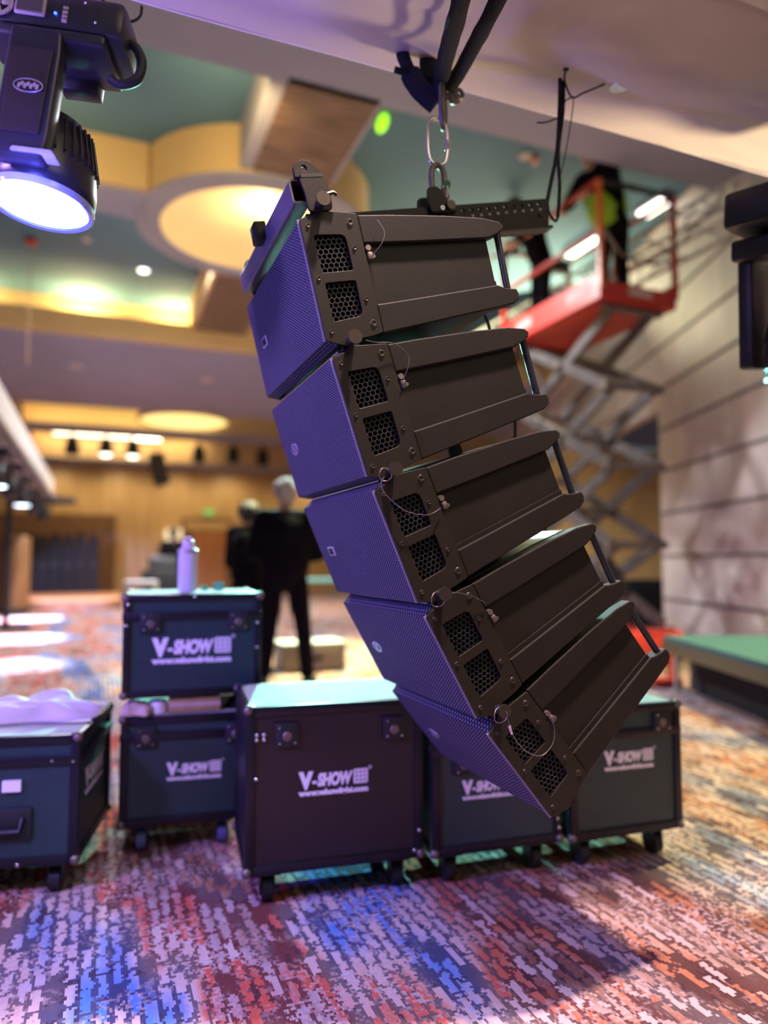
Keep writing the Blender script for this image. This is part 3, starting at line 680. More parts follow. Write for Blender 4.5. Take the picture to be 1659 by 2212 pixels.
for k in range(1, 10):
    c = fl(hp[k][0] + 3, hp[k][1] + 11.5, FB_V)
    nb.mesh(text_mesh(str(21 + k), .0085, 0.0002, 0, .0003, 'CENTER'), Matrix.Translation((c.x, yR - .0045, c.z - .003)) @ Matrix.Rotation(PI / 2, 4, 'X'))
nb.build('hole_numbers', M['silver'], fly, smooth=False)
# pick point carriage
c = fl(944, 447, FB_V); pk = [(c.x - .030, c.z - .02), (c.x - .034, c.z + .015), (c.x - .026, c.z + .046), (c.x + .0, c.z + .05), (c.x + .018, c.z + .035), (c.x + .022, c.z + .01), (c.x + .05, c.z - .002), (c.x + .055, c.z - .02)]
for dy in (-.014, .05):
    MB().mesh(curve_plate([rpoly(pk, .008)], .008, .001), Matrix.Translation((0, yR + dy, 0)) @ Matrix.Rotation(PI / 2, 4, 'X')).build('pick_plate', M['plate'], fly, smooth=False)
MB().cyl((c.x + .028, yR - .03, c.z - .008), (c.x + .028, yR + .07, c.z - .008), .013).build('pick_pin', M['screw'], fly)
MB().lathe([(.003, 0), (.006, 0), (.006, .003), (.003, .003)], seg=20, mtx=Matrix.Translation((c.x + .004, yR - .019, c.z - .012)) @ Matrix.Rotation(PI / 2, 4, 'X')).build('pick_rivet', M['badge'], fly)
# ------------------------------------------------------------------ lifting gear
V0 = FB_V + 0.02
def P(px, py, dv=0.0): return onv(px, py, V0 + dv)
def off(p, a_, w_, z_): return p + A * a_ + W * w_ + Vector((0, 0, z_))
# lower bow shackle
sh = thing('bow_shackle', 'grey bow shackle with green pin, holding the fly bar', 'shackle', P(946, 392), HR, 'bow shackles')
def bow(parent, w, h, r, m):
    pts = [(-w * .8, 0, -h * .5), (-w * .95, 0, -h * .15), (-w, 0, h * .1), (-w * .75, 0, h * .38), (0, 0, h * .5), (w * .75, 0, h * .38), (w, 0, h * .1), (w * .95, 0, -h * .15), (w * .8, 0, -h * .5)]
    return MB().tube(spline(pts, 6), r, 12).build('bow', m, parent)
Rz = Matrix.Rotation(math.radians(8), 3, 'Z')
bo = bow(sh, .022, .092, .0085, M['galv']); bo.rotation_euler = (0, 0, math.radians(8))
e1, e2 = Rz @ Vector((-.026, 0, -.036)), Rz @ Vector((.026, 0, -.036))
MB().cyl(e1, e2, .0065).sph(e1, .011, 12).sph(e2, .011, 12).build('pin', M['galv'], sh)
MB().cyl((.010, -.034, -.022), (.016, -.022, -.022), .0105).build('pin_head', M['green'], sh)
MB().tube([(.012, -.034, -.028), (.010, -.036, -.05), (.009, -.036, -.062)], .003, 8).build('cotter', M['silver'], sh)
# carabiner
cb = thing('carabiner', 'shiny steel screw gate carabiner between the two shackles', 'carabiner', P(945, 306), HR)
w_, h_ = .029, .066
ring_pts = []
for k in range(40):
    a_ = 2 * PI * k / 40; cx_ = w_ * (1 if math.cos(a_) > 0 else -1) * abs(math.cos(a_)) ** .55; cz_ = h_ * (1 if math.sin(a_) > 0 else -1) * abs(math.sin(a_)) ** .75
    ring_pts.append((cx_, 0, cz_))
MB().tube(ring_pts, .0056, 10, True).build('frame', M['chrome'], cb)
MB().cyl((w_, 0, -.026), (w_, 0, .030), .0055).build('gate', M['chrome'], cb)
MB().lathe([(.006, -.014), (.0085, -.012), (.0085, -.002), (.0075, 0), (.0085, .002), (.0085, .012), (.006, .014)], seg=20, mtx=Matrix.Translation((w_, 0, -.006))).build('screw_sleeve', M['silver'], cb)
cb.rotation_euler = (0, 0, PSI - .1)
# upper shackle
sh2 = thing('bow_shackle', 'upper grey shackle with bolt, gathering the black sling', 'shackle', P(957, 226), (0, 0, PSI), 'bow shackles')
bo = bow(sh2, .026, .125, .0095, M['galv']); bo.rotation_euler = (PI, math.radians(-8), math.radians(55))
MB().cyl((-.026, .0, .03), (.034, -.022, .010), .009).build('pin', M['galv'], sh2)
MB().lathe([(.0, -.006), (.015, -.006), (.016, 0), (.015, .008), (.006, .010), (.0, .010)], seg=18, mtx=Matrix.Translation((.026, -.020, .010)) @ Matrix.Rotation(1.9, 4, 'X')).build('pin_collar', M['galv'], sh2)
MB().tube([Vector((.034 + .012 * math.cos(a), -.03, .020 + .012 * math.sin(a))) for a in [k * PI / 8 for k in range(16)]], .006, 8, True).build('pin_eye', M['galv'], sh2)
# truss wrapped in white stretch cloth
TU0, TU1, TV0, TV1 = -1.3, 3.4, 1.28, 1.86
TZ = onv(945, 180, TV1).z
tr = thing('truss_cover', 'white stretch cloth wrapped round the truss overhead, wavy underside', 'truss cover', H(0, 0, TZ), HR)
b = MB(); nu, nv = 170, 26; grid = []
for i in range(nu + 1):
    u = TU0 + (TU1 - TU0) * i / nu; row = []
    for j in range(nv + 1):
        s = j / nv; v = TV0 + (TV1 - TV0) * s
        edge = math.sin(PI * s) ** .5
        n1 = noise.noise(Vector((u * 1.6, v * 3.0, 0.3))); n2 = noise.noise(Vector((u * 3.2 + v * 4.0, v * 6.0 - u * 1.4, 2.3)))
        fold = 1 - abs(noise.noise(Vector((u * 1.3 - v * 3.5, v * 7.0 + u * 1.2, 7.7)))) * 2
        z = edge * (-.014 + .030 * n1 + .018 * n2 + .022 * max(0, fold - .55)) + (.008 * noise.noise(Vector((u * 2.2, 0, 5))) if s > .9 else 0)
        row.append(b.bm.verts.new((u, v + (.008 * n1 if s == 1 else 0), z)))
    grid.append(row)
for i in range(nu):
    for j in range(nv): b.bm.faces.new((grid[i][j], grid[i + 1][j], grid[i + 1][j + 1], grid[i][j + 1]))
up = [[b.bm.verts.new((r[k].co.x, r[k].co.y + (.01 if k else -.01), .36)) for k in (0, -1)] for r in grid]
for i in range(nu):
    b.bm.faces.new((grid[i][0], up[i][0], up[i + 1][0], grid[i + 1][0])); b.bm.faces.new((grid[i][-1], grid[i + 1][-1], up[i + 1][1], up[i][1])); b.bm.faces.new((up[i][0], up[i][1], up[i + 1][1], up[i + 1][0]))
b.build('cloth', M['fabric'], tr, ang=80)
lit_rim = MB().tube([r[-1] if not hasattr(r[-1], 'co') else r[-1] for r in [[Vector((TU0 + (TU1 - TU0) * i / 60, TV1 + .003, .002 + .006 * noise.noise(Vector((i * .12, 0, 5))))) ] for i in range(61)]], .0025, 6).build('lit_rim', M['whitecloth'], tr)  # pale strip put along the edge as its lit rim
for (x, y, sx, sz, lab) in ((1335, 190, .030, .026, 'torn hole in the cloth on the overhead truss, pale with light'),):
    c = onz(x, y, TZ - .022); o = MB().prism(rpoly([(-.032, .0), (-.012, .024), (.012, .022), (.026, -.004), (.022, -.026), (-.014, -.022)], .006), -.001, .001, ax='z').build('hole_light_patch', mat('pale hole light', (.75, .92, .82), .4, emit=None), loc=c)  # pale patch painted as light showing through a hole in the cloth
    o.rotation_euler = (0, 0, PSI + .6); tag(o, lab, 'cloth hole')
# sling: black webbing loops round the truss, gathered in the shackle
sl = thing('lifting_sling', 'black webbing sling looped round the truss above the carabiner', 'sling', P(945, 210), HR)
SLM = Matrix.Rotation(-PSI, 4, 'Z') @ Matrix.Translation(-P(945, 210))
def strap(pts, wd, name, th=.007):
    q = spline([SLM @ p for p in pts], 6); b = MB(); prev = None
    for i, p in enumerate(q):
        t = (q[min(i + 1, len(q) - 1)] - q[max(i - 1, 0)]).normalized()
        view = (SLM @ EYEP - p).normalized(); x = t.cross(view).normalized(); n = x.cross(t).normalized()
        w = wd(i / (len(q) - 1)) if callable(wd) else wd; w *= 1 + .10 * noise.noise(Vector((i * .35, wd(0) if callable(wd) else wd, 1)))
        ring = [b.bm.verts.new(p + x * (w * .5 * math.cos(a)) + n * (th * math.sin(a))) for a in [k * PI / 5 for k in range(10)]]
        if prev:
            for k in range(10): b.bm.faces.new((prev[k], prev[(k + 1) % 10], ring[(k + 1) % 10], ring[k]))
        else: b.bm.faces.new(ring[::-1])
        prev = ring
    b.bm.faces.new(prev); return b.build(name, M['webbing'], sl)
strap([P(945, 222), P(957, 150, -.05), P(972, 90, -.16), P(990, 25, -.27), P(1003, -40, -.33)], lambda s: .046 if s > .2 else .034, 'front_strap')
strap([P(965, 195), P(990, 160, -.04), P(1020, 105, -.13), P(1050, 50, -.24), P(1090, -30, -.32)], lambda s: .040, 'front_strap')
strap([P(942, 224), P(905, 190, .02), P(882, 150, .05), P(868, 105, .07), P(880, 70, .10)], lambda s: .058 if s < .5 else .036, 'rear_strap')
strap([P(946, 220), P(938, 180, .02), P(925, 140, .05), P(928, 95, .09)], lambda s: .05, 'rear_strap')
strap([P(852, 150, .05), P(890, 162, .04), P(930, 170, .02)], lambda s: .018, 'cross_strap')
# safety cable and zip ties at the rail's rear end
o = MB().tube(spline([P(1182, 436), P(1190, 395, -.01), P(1203, 330, -.02), P(1208, 250, -.03), P(1210, 170, -.04)], 6), .006, 8).tube(spline([P(1205, 470), P(1209, 400), P(1206, 330, -.01), P(1216, 240, -.03), P(1217, 175, -.04)], 6), .0055, 8).tube(spline([P(1183, 438), P(1187, 462), P(1200, 478), P(1205, 470)], 4), .004, 8).build('safety_cable', M['webbing'])
tag(o, 'doubled black safety cable from the cloth down to the rail end', 'cable')
o = MB().tube(spline([P(1222, 150, -.04), P(1220, 175, -.05), P(1236, 210, -.05), P(1262, 200, -.05), P(1306, 182, -.05)], 6), .0028, 6).tube(spline([P(1236, 210, -.05), P(1238, 228, -.05), P(1222, 330, -.03), P(1205, 400, -.01)], 6), .0016, 6).tube(spline([P(1236, 210, -.05), P(1222, 218, -.05), P(1213, 240, -.04)], 4), .002, 6).tube(spline([P(1160, 265, -.02), P(1180, 264, -.02), P(1204, 255, -.02)], 4), .0024, 6).build('cable_tie', M['rubber'])
tag(o, 'thin black cable ties knotted beside the safety cable', 'cable tie')
o = thing('cable_clip', 'tiny black and grey clip on the cloth above the safety cable', 'clip', P(1222, 145, -.05), HR)
MB().box((0, 0, 0), (.018, .014, .020), bev=.003).build('clip_body', M['rubber'], o); MB().box((.008, -.004, .002), (.012, .014, .018), bev=.003).build('clip_jaw', M['silver'], o)

# ------------------------------------------------------------------ moving heads
def oval_badge(parent, c, m):
    MB().lathe([(0, 0), (.034, 0), (.034, .003), (0, .003)], seg=36, mtx=Matrix.Translation(c) @ Matrix.Rotation(PI / 2, 4, 'X') @ Matrix.Diagonal((1, .62, 1, 1))).build('badge', M['housing'], parent)
    MB().tube([Vector(c) + Vector((.034 * math.cos(a), -.004, .021 * math.sin(a))) for a in [k * PI / 14 for k in range(28)]], .0012, 6, True).build('badge_rim', M['silver'], parent)
    b = MB()
    random.seed(3)
    for k in range(7): b.box((c[0] - .021 + k * .007, c[1] - .004, c[2] - .0005 + (.004 if k % 2 else -.002)), (.0055, .003, .012 if k % 2 else .015), Euler((0, .12, 0)))
    b.build('badge_letters', M['silver'], parent, smooth=False)
def moving_head(name, label, loc, rot, lit, group, rad=.128, scale=(1, 1, 1), energy=0, col=(1, 1, 1)):
    t = thing(name, label, 'stage light', loc, rot, group); t.scale = scale
    # local: x right, y away, z up; origin at lens centre
    b = MB(); rib = lambda k, z: 1.0
    b.lathe([(rad * .97, .0), (rad * 1.03, .01), (rad * 1.04, .05), (rad * 1.0, .10), (rad * .93, .17), (rad * .80, .235), (rad * .62, .275), (rad * .3, .295), (0, .30)], seg=64).build('head_shell', M['housing'], t)
    b = MB()
    for k in range(36):
        a = 2 * PI * k / 36
        c_, s_ = math.cos(a), math.sin(a)
        b.bar((c_ * rad * 1.0, s_ * rad * 1.0, .12), (c_ * rad * .80, s_ * rad * .80, .245), .005, .012, (c_, s_, 0))
    b.build('cooling_fins', M['housing'], t, smooth=False)
    MB().lathe([(rad * .93, -.012), (rad * 1.0, -.016), (rad * 1.04, -.010), (rad * 1.04, .006), (rad * .93, .006)], seg=64).build('lens_ring', M['blackm'] if not lit else mat('clear lens ring', (.35, .40, .62), .15, 0, .05, coat=.5), t)
    MB().lathe([(0, -.002), (rad * .94, -.004), (rad * .94, .004), (0, .006)], seg=64).build('lens', M['lens'] if lit else M['housing'], t)
    return t
# left lamp, hanging from the truss
LL = onv(88, 440, 1.62)
ml = moving_head('moving_head_light', 'lit moving head lamp hanging at upper left, glowing blue white lens', LL, (math.radians(-3), math.radians(5), PSI - .30), True, 'moving head lamps', scale=(.80, .80, .65))
R_ = Matrix.Rotation(PI / 2, 4, 'X')
arm = rpoly([(-.062, .02), (.050, .02), (.058, .08), (.060, .36), (.055, .43), (-.065, .43), (-.07, .08)], .012)
MB().mesh(curve_plate([arm], .05, .006), Matrix.Translation((.018, -.165, 0)) @ R_).build('yoke_arm', M['housing'], ml)
MB().mesh(curve_plate([rpoly([(-.05, .09), (.04, .09), (.045, .36), (-.055, .36)], .006)], .004, .001), Matrix.Translation((.016, -.192, 0)) @ R_).build('arm_panel', mat('brown black panel', (.030, .022, .022), .35), ml)
MB().prism(rpoly([(-.002, .03), (.101, .03), (.093, .042), (.003, .042)], .004), -.196, -.15).build('arm_trim', M['badge'], ml)
oval_badge(ml, (.019, -.1935, .235), None)
MB().box((.075, -.03, .45), (.10, .05, .17), None, .008).build('yoke_cover', M['housing'], ml)
MB().box((.045, -.10, .425), (.26, .17, .04), None, .010).build('yoke_bridge', M['housing'], ml)
MB().cyl((.03, -.1, .44), (.03, -.1, .47), .07).build('pan_bearing', M['blackm'], ml)
MB().box((.035, -.10, .50), (.36, .18, .12), None, .02).build('base', M['housing'], ml)
MB().box((-.005, -.196, .495), (.072, .008, .062), None, .003).build('screen_frame', M['silver'], ml)
MB().box((-.005, -.201, .495), (.060, .004, .050)).build('screen', M['screen'], ml, smooth=False)
b = MB(); b.lathe([(.030, 0), (.040, 0), (.040, .004), (.030, .004)], seg=32, mtx=Matrix.Translation((-.085, -.193, .49)) @ R_)
for k in range(4):
    a = k * PI / 2 + .2; b.box((-.085 + .021 * math.cos(a), -.196, .49 + .021 * math.sin(a)), (.018, .006, .018), Euler((0, -a, 0)), .003)
b.sph((-.085, -.196, .49), (.010, .005, .010), 12); b.build('button_pad', M['silver'], ml)
MB().sph((.054, -.194, .482), .0035, 10).build('status_led', M['blueled'], ml)
b = MB()
for k in range(4): b.box((.076, -.192, .505 - k * .014), (.012, .003, .009)).tube([(.071, -.194, .508 - k * .014), (.076, -.194, .504 - k * .014), (.081, -.194, .508 - k * .014)], .001, 4)
b.build('symbol_marks', M['silver'], ml, smooth=False)
MB().tube(spline([(.19, -.12, .49), (.225, -.12, .48), (.248, -.12, .43), (.242, -.12, .37), (.205, -.12, .345), (.178, -.12, .36)], 8), .013, 10).build('carry_handle', M['rubber'], ml)
for c_ in ((.12, -.192, .53), (.15, -.192, .47), (.09, -.057, .42)): MB().sph(c_, .004, 10).build('screw', M['chrome'], ml)
light('SPOT', 'moving head beam', LL + Vector((0, 0, -.06)), 90, (.55, .60, 1.0), .10, LL + Vector((.1, .1, -2)), 75, .7)
light('POINT', 'lens glow', LL + Vector((.05, -.19, -.05)), 5.0, (.10, .10, 1.0), .03)
o = MB().tube(spline([onv(222, -10, 1.5), onv(228, 30, 1.5), onv(250, 45, 1.5), onv(285, 46, 1.5), onv(303, 35, 1.5), onv(306, 14, 1.5)], 6), .0032, 8).tube(spline([onv(215, -10, 1.5), onv(240, 30, 1.52), onv(256, 70, 1.52), onv(262, 95, 1.52), onv(252, 115, 1.52)], 6), .003, 8).build('power_cable', M['rubber'])
tag(o, 'thin black looped cables beside the lit moving head lamp', 'cable')
# right lamp, unlit, cut by the frame
RL = onv(1748, 815, 1.55)
mr_ = moving_head('moving_head_light', 'unlit black moving head lamp hanging at the right edge', RL, (math.radians(6), math.radians(-8), PSI + .25), False, 'moving head lamps', scale=(.95, .95, .98))
MB().mesh(curve_plate([rpoly([(-.10, -.05), (-.02, -.12), (.09, -.10), (.09, .34), (-.10, .34), (-.115, .22)], .02)], .06, .008), Matrix.Translation((.0, -.17, .06)) @ R_).build('yoke_arm', M['housing'], mr_)
MB().mesh(curve_plate([rpoly([(-.08, -.02), (.08, -.02), (.08, .34), (-.09, .34)], .02)], .05, .008), Matrix.Translation((.0, .17, .06)) @ R_).build('yoke_arm', M['housing'], mr_)
MB().box((.02, 0, .42), (.30, .40, .07), None, .015).build('yoke_bridge', M['housing'], mr_)
MB().box((.02, 0, .52), (.40, .40, .12), Euler((0, .1, 0)), .02).build('base', M['blackm'], mr_)
MB().tube(spline([(-.15, -.20, .50), (-.10, -.22, .44), (.0, -.22, .40)], 6), .005, 8).build('signal_cable', M['white'], mr_)
MB().sph((-.17, -.19, .45), .014, 10).box((-.18, -.19, .44), (.03, .02, .02)).build('clamp_knob', M['red'], mr_)
# ------------------------------------------------------------------ flight cases
def logo_mesh(wd, yf):
    """lettering, seal and web address, as one painted mark, centred at x=0,z=0"""
    b = MB(); R = Matrix.Rotation(PI / 2, 4, 'X')
    def put(t, x, z, size, bold, shear, wfit):
        m = text_mesh(t, size, bold, shear, .0006)
        xs = [v.co.x for v in m.vertices]; k = wfit / (max(xs) - min(xs))
        b.mesh(m, Matrix.Translation((x, yf, z)) @ R @ Matrix.Diagonal((k, 1, 1, 1)) @ Matrix.Translation((-min(xs), 0, 0)))
    s = wd
    put('V', -.5 * s, -.02 * s, .28 * s, .022 * s, .0, .20 * s)
    b.box((-.285 * s, yf, .045 * s), (.055 * s, .0012, .04 * s))
    put('SHOW', -.245 * s, .0, .215 * s, .014 * s, .18, .49 * s)
    x0, x1, z0, z1 = .27 * s, .44 * s, .0 * s, .165 * s; g = .012 * s
    for k in range(4):
        xx = x0 + (x1 - x0) * k / 3; b.box((xx, yf, (z0 + z1) / 2), (g * 2.5, .0012, z1 - z0 + g))
        zz = z0 + (z1 - z0) * k / 3; b.box(((x0 + x1) / 2, yf, zz), (x1 - x0 + g, .0012, g * 2.5))
    b.tube([Vector((.485 * s + .018 * s * math.cos(a), yf, .19 * s + .018 * s * math.sin(a))) for a in [k * PI / 6 for k in range(12)]], .005 * s, 4, True)
    put('www.vshowlight.com', -.5 * s, -.12 * s, .095 * s, .007 * s, 0, .96 * s)
    return b
def case(name, label, u, v, wd, dp, zb, zt, yaw, opts, group='flight cases'):
    """u,v is the front left bottom corner; the front faces the camera"""
    rot = PSI + math.radians(yaw); c_ = H(u, v, 0)
    ax, ay = Vector((math.cos(rot), math.sin(rot), 0)), Vector((-math.sin(rot), math.cos(rot), 0))
    t = thing(name, label, 'flight case', c_ + ax * (wd / 2) + ay * (dp / 2) + Vector((0, 0, opts.get('base', 0))), (0, 0, rot), group)
    zb -= opts.get('base', 0); zt -= opts.get('base', 0)
    hx, hy = wd / 2, dp / 2; e = opts.get('edge', .030); lam = M['laminate_dark'] if opts.get('dark') else M['laminate']
    MB().box((0, 0, (zb + zt) / 2), (wd - .012, dp - .012, zt - zb - .012)).build('panels', lam, t, smooth=False)
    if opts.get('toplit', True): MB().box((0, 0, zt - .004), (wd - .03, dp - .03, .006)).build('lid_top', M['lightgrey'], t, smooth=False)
    b = MB()
    for sx in (-1, 1):
        for sy in (-1, 1): b.box((sx * (hx - e / 2 + .002), sy * (hy - e / 2 + .002), (zb + zt) / 2), (e, e, zt - zb), None, .003)
    for z in (zb + e / 2, zt - e / 2 - .002):
        for sy in (-1, 1): b.box((0, sy * (hy - e / 2 + .002), z), (wd, e, e), None, .003)
        for sx in (-1, 1): b.box((sx * (hx - e / 2 + .002), 0, z), (e, dp, e), None, .003)
    b.build('edge_extrusions', M['extrusion'], t)
    zl = opts.get('seam')
    if zl is not None:
        zl -= opts.get('base', 0); b = MB()
        for sy in (-1, 1): b.box((0, sy * (hy + .001), zl), (wd, .008, .028), None, .002)
        for sx in (-1, 1): b.box((sx * (hx + .001), 0, zl), (.008, dp, .028), None, .002)
        b.build('lid_seam', M['extrusion'], t)
    for sx in (-1, 1):
        for sy in (-1, 1):
            for z in (zb, zt): MB().sph((sx * (hx - .006), sy * (hy - .006), z + (.012 if z == zb else -.012)), .017, 12).build('ball_corner', M['galv'], t)
    for (fx, fz) in opts.get('latches', ()):
        x, z = -hx + fx * wd, zb + fz * (zt - zb)
        l = MB().box((x, -hy - .002, z), (.075, .010, .075), None, .004).build('latch', M['rubber'], t)
        MB().lathe([(0, .006), (.012, .006), (.016, .002), (.022, 0)], seg=16, mtx=Matrix.Translation((x, -hy - .004, z - .004)) @ Matrix.Rotation(PI / 2, 4, 'X')).build('latch_knob', M['galv'], l)
        for (dx, dz) in ((-1, -1), (1, -1), (-1, 1)): MB().sph((x + dx * .024, -hy - .008, z + dz * .024), .004, 8).build('rivet', M['chrome'], l)
    for (fx, fz) in opts.get('rivets', ()):
        MB().sph((-hx + fx * wd, -hy - .002, zb + fz * (zt - zb)), (.0065, .004, .0065), 10).build('rivet', M['chrome'], t)
    if 'logo' in opts:
        fx, fz, lw = opts['logo']
        m = logo_mesh(lw, 0).build('logo', M['white'], t, smooth=False, loc=(-hx + fx * wd, -hy + .0025, zb + fz * (zt - zb)))
    if opts.get('sidelogo'):
        m = logo_mesh(.28, 0).build('logo', M['white'], t, smooth=False, loc=(hx + .003, 0, zb + .52 * (zt - zb))); m.rotation_euler = (0, 0, PI / 2)
        m.location.x = hx - .003
    if 'handle' in opts:
        fx, fz = opts['handle']; x, z = -hx + fx * wd, zb + fz * (zt - zb)
        hd = MB().box((x, -hy - .002, z), (.15, .010, .10), None, .005).build('handle', M['rubber'], t)
        MB().tube([(x - .05, -hy - .010, z + .02), (x - .045, -hy - .026, z - .015), (x + .045, -hy - .026, z - .015), (x + .05, -hy - .010, z + .02)], .009, 8).build('handle_grip', M['blackm'], hd)
    if 'sticker' in opts:
        fx, fz = opts['sticker']; MB().box((-hx + fx * wd, -hy - .001, zb + fz * (zt - zb)), (.055, .012, .034)).build('sticker', M['white'], t, smooth=False)
    if opts.get('casters'):
        for sx in (-1, 1):
            for sy in (-1, 1):
                x, y, r = sx * (hx - .075), sy * (hy - .06), .040
                f_ = MB().box((x, y, zb - .006), (.075, .075, .012)).box((x - .021, y + .005, zb - .042), (.005, .04, .07)).box((x + .021, y + .005, zb - .042), (.005, .04, .07)).build('caster', M['blackm'], t, smooth=False)
                MB().cyl((x - .016, y + .012, r), (x + .016, y + .012, r), r, seg=24).cyl((x - .024, y + .012, r), (x + .024, y + .012, r), .012).build('wheel', M['casterw'] if opts.get('blue') else M['rubber'], f_)
    return t
CB = .105
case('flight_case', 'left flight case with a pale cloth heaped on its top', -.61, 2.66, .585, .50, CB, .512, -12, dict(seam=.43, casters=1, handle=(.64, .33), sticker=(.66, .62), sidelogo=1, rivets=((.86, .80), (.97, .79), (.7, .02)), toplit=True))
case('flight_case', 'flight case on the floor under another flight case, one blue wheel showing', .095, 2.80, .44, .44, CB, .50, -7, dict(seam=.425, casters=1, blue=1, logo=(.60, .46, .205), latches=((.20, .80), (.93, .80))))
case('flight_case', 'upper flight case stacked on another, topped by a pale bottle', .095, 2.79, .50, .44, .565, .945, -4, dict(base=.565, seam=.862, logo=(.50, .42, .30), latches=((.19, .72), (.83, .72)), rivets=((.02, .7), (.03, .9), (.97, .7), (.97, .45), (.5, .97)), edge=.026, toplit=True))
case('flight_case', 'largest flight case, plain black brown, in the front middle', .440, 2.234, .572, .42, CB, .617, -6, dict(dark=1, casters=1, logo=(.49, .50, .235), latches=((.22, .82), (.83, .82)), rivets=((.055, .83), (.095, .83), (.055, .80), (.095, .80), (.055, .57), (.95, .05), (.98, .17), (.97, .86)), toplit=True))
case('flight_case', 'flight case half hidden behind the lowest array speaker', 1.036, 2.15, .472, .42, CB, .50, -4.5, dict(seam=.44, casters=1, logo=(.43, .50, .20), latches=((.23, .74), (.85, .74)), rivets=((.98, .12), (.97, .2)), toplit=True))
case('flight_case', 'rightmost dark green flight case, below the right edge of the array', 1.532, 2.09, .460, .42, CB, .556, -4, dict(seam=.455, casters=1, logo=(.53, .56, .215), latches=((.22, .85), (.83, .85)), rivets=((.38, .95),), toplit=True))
# things on and between the cases
def heap(w, d, h, seed, n=40):
    b = MB(); g = []
    for i in range(n + 1):
        row = []
        for j in range(n + 1):
            s, t = i / n * 2 - 1, j / n * 2 - 1; r = math.sqrt(s * s + t * t)
            k = 1 + .25 * noise.noise(Vector((s * 1.5, t * 1.5, seed)))
            env = max(0, 1 - (r / k) ** 3) if r < k else 0
            z = h * env ** .6 * (.75 + .5 * noise.noise(Vector((s * 2.2 + t, t * 4, seed + 3)))) + .004
            row.append(b.bm.verts.new((s * w / 2 * k, t * d / 2 * k, max(z, .003))))
        g.append(row)
    for i in range(n):
        for j in range(n): b.bm.faces.new((g[i][j], g[i + 1][j], g[i + 1][j + 1], g[i][j + 1]))
    return b
p = H(-.22, 2.86, .514); o = heap(.46, .26, .075, 4).build('folded_cloth', M['whitecloth'], loc=p, ang=180); o.rotation_euler = (0, 0, PSI - .15)
tag(o, 'crumpled pale cloth heaped on the left flight case', 'cloth')
p = H(-.42, 2.72, .516); o = MB().tube(spline([Vector((.05 * math.cos(k * .5) * (1 + .08 * math.sin(k)), .045 * math.sin(k * .5), .008 + k * .0011)) for k in range(40)], 3), .006, 8).build('rope_coil', M['beige'], loc=p)
tag(o, 'loose coil of pale rope on the left flight case beside the cloth', 'rope')
zt_ = .502
p = H(.36, 2.86, zt_); e = thing('cardboard_box', 'flat tan box squeezed between the two stacked flight cases', 'box', p, (0, 0, PSI - .1))
MB().box((0, 0, .028), (.19, .14, .054), None, .003).build('carton', M['tan'], e); MB().box((0, -.069, .028), (.19, .004, .012)).build('tape_strip', M['beige'], e)
p = H(.145, 2.83, zt_); o = heap(.11, .12, .055, 9, 20).build('work_glove', M['beige'], loc=p, ang=180); tag(o, 'crumpled beige glove at the left end between the stacked cases', 'glove')
p = H(.225, 2.835, zt_); e = thing('tape_roll', 'small white tape roll between the stacked cases, left of the tan box', 'tape roll', p)
MB().lathe([(.018, 0), (.032, 0), (.032, .045), (.018, .045), (.018, 0)], seg=24).build('roll', M['white'], e); MB().lathe([(.015, .001), (.018, .001), (.018, .044), (.015, .044), (.015, .001)], seg=24).build('core', M['tan'], e)
p = H(.525, 2.84, zt_); o = heap(.09, .1, .05, 13, 20).build('dark_pouch', M['blackcloth'], loc=p, ang=180); tag(o, 'small dark pouch right of the tan box between the stacked cases', 'pouch')
p = onz(426, 1268, .947); p = H(.335, 2.93, .947); e = thing('water_bottle', 'tall pale frosted bottle standing on the upper flight case', 'bottle', p)
MB().lathe([(0, 0), (.034, 0), (.037, .006), (.037, .150), (.038, .158), (.030, .172), (.022, .178), (.022, .182), (0, .182)], seg=28).build('bottle_body', M['bottle'], e)
MB().lathe([(.039, .150), (.041, .152), (.041, .164), (.038, .166)], seg=28).build('collar', M['silver'], e)
MB().lathe([(.024, .176), (.024, .196), (.016, .202), (0, .203)], seg=24).tube([Vector((.015 * math.cos(a), 0, .202 + .013 * math.sin(a))) for a in [k * PI / 8 for k in range(9)]], .003, 8).build('cap', M['bottle'], e)
for (du, r, h_, lab) in ((.412, .017, .020, 'low teal cup on the upper flight case, right of the bottle'), (.468, .024, .032, 'taller teal cup on the upper flight case, farther right of the bottle')):
    p = H(du, 3.0, .947); o = MB().lathe([(0, 0), (r * .8, 0), (r, h_), (r * .9, h_), (r * .72, .004), (0, .004)], seg=24).build('plastic_cup', M['tealp'], loc=p); tag(o, lab, 'cup', 'teal cups')
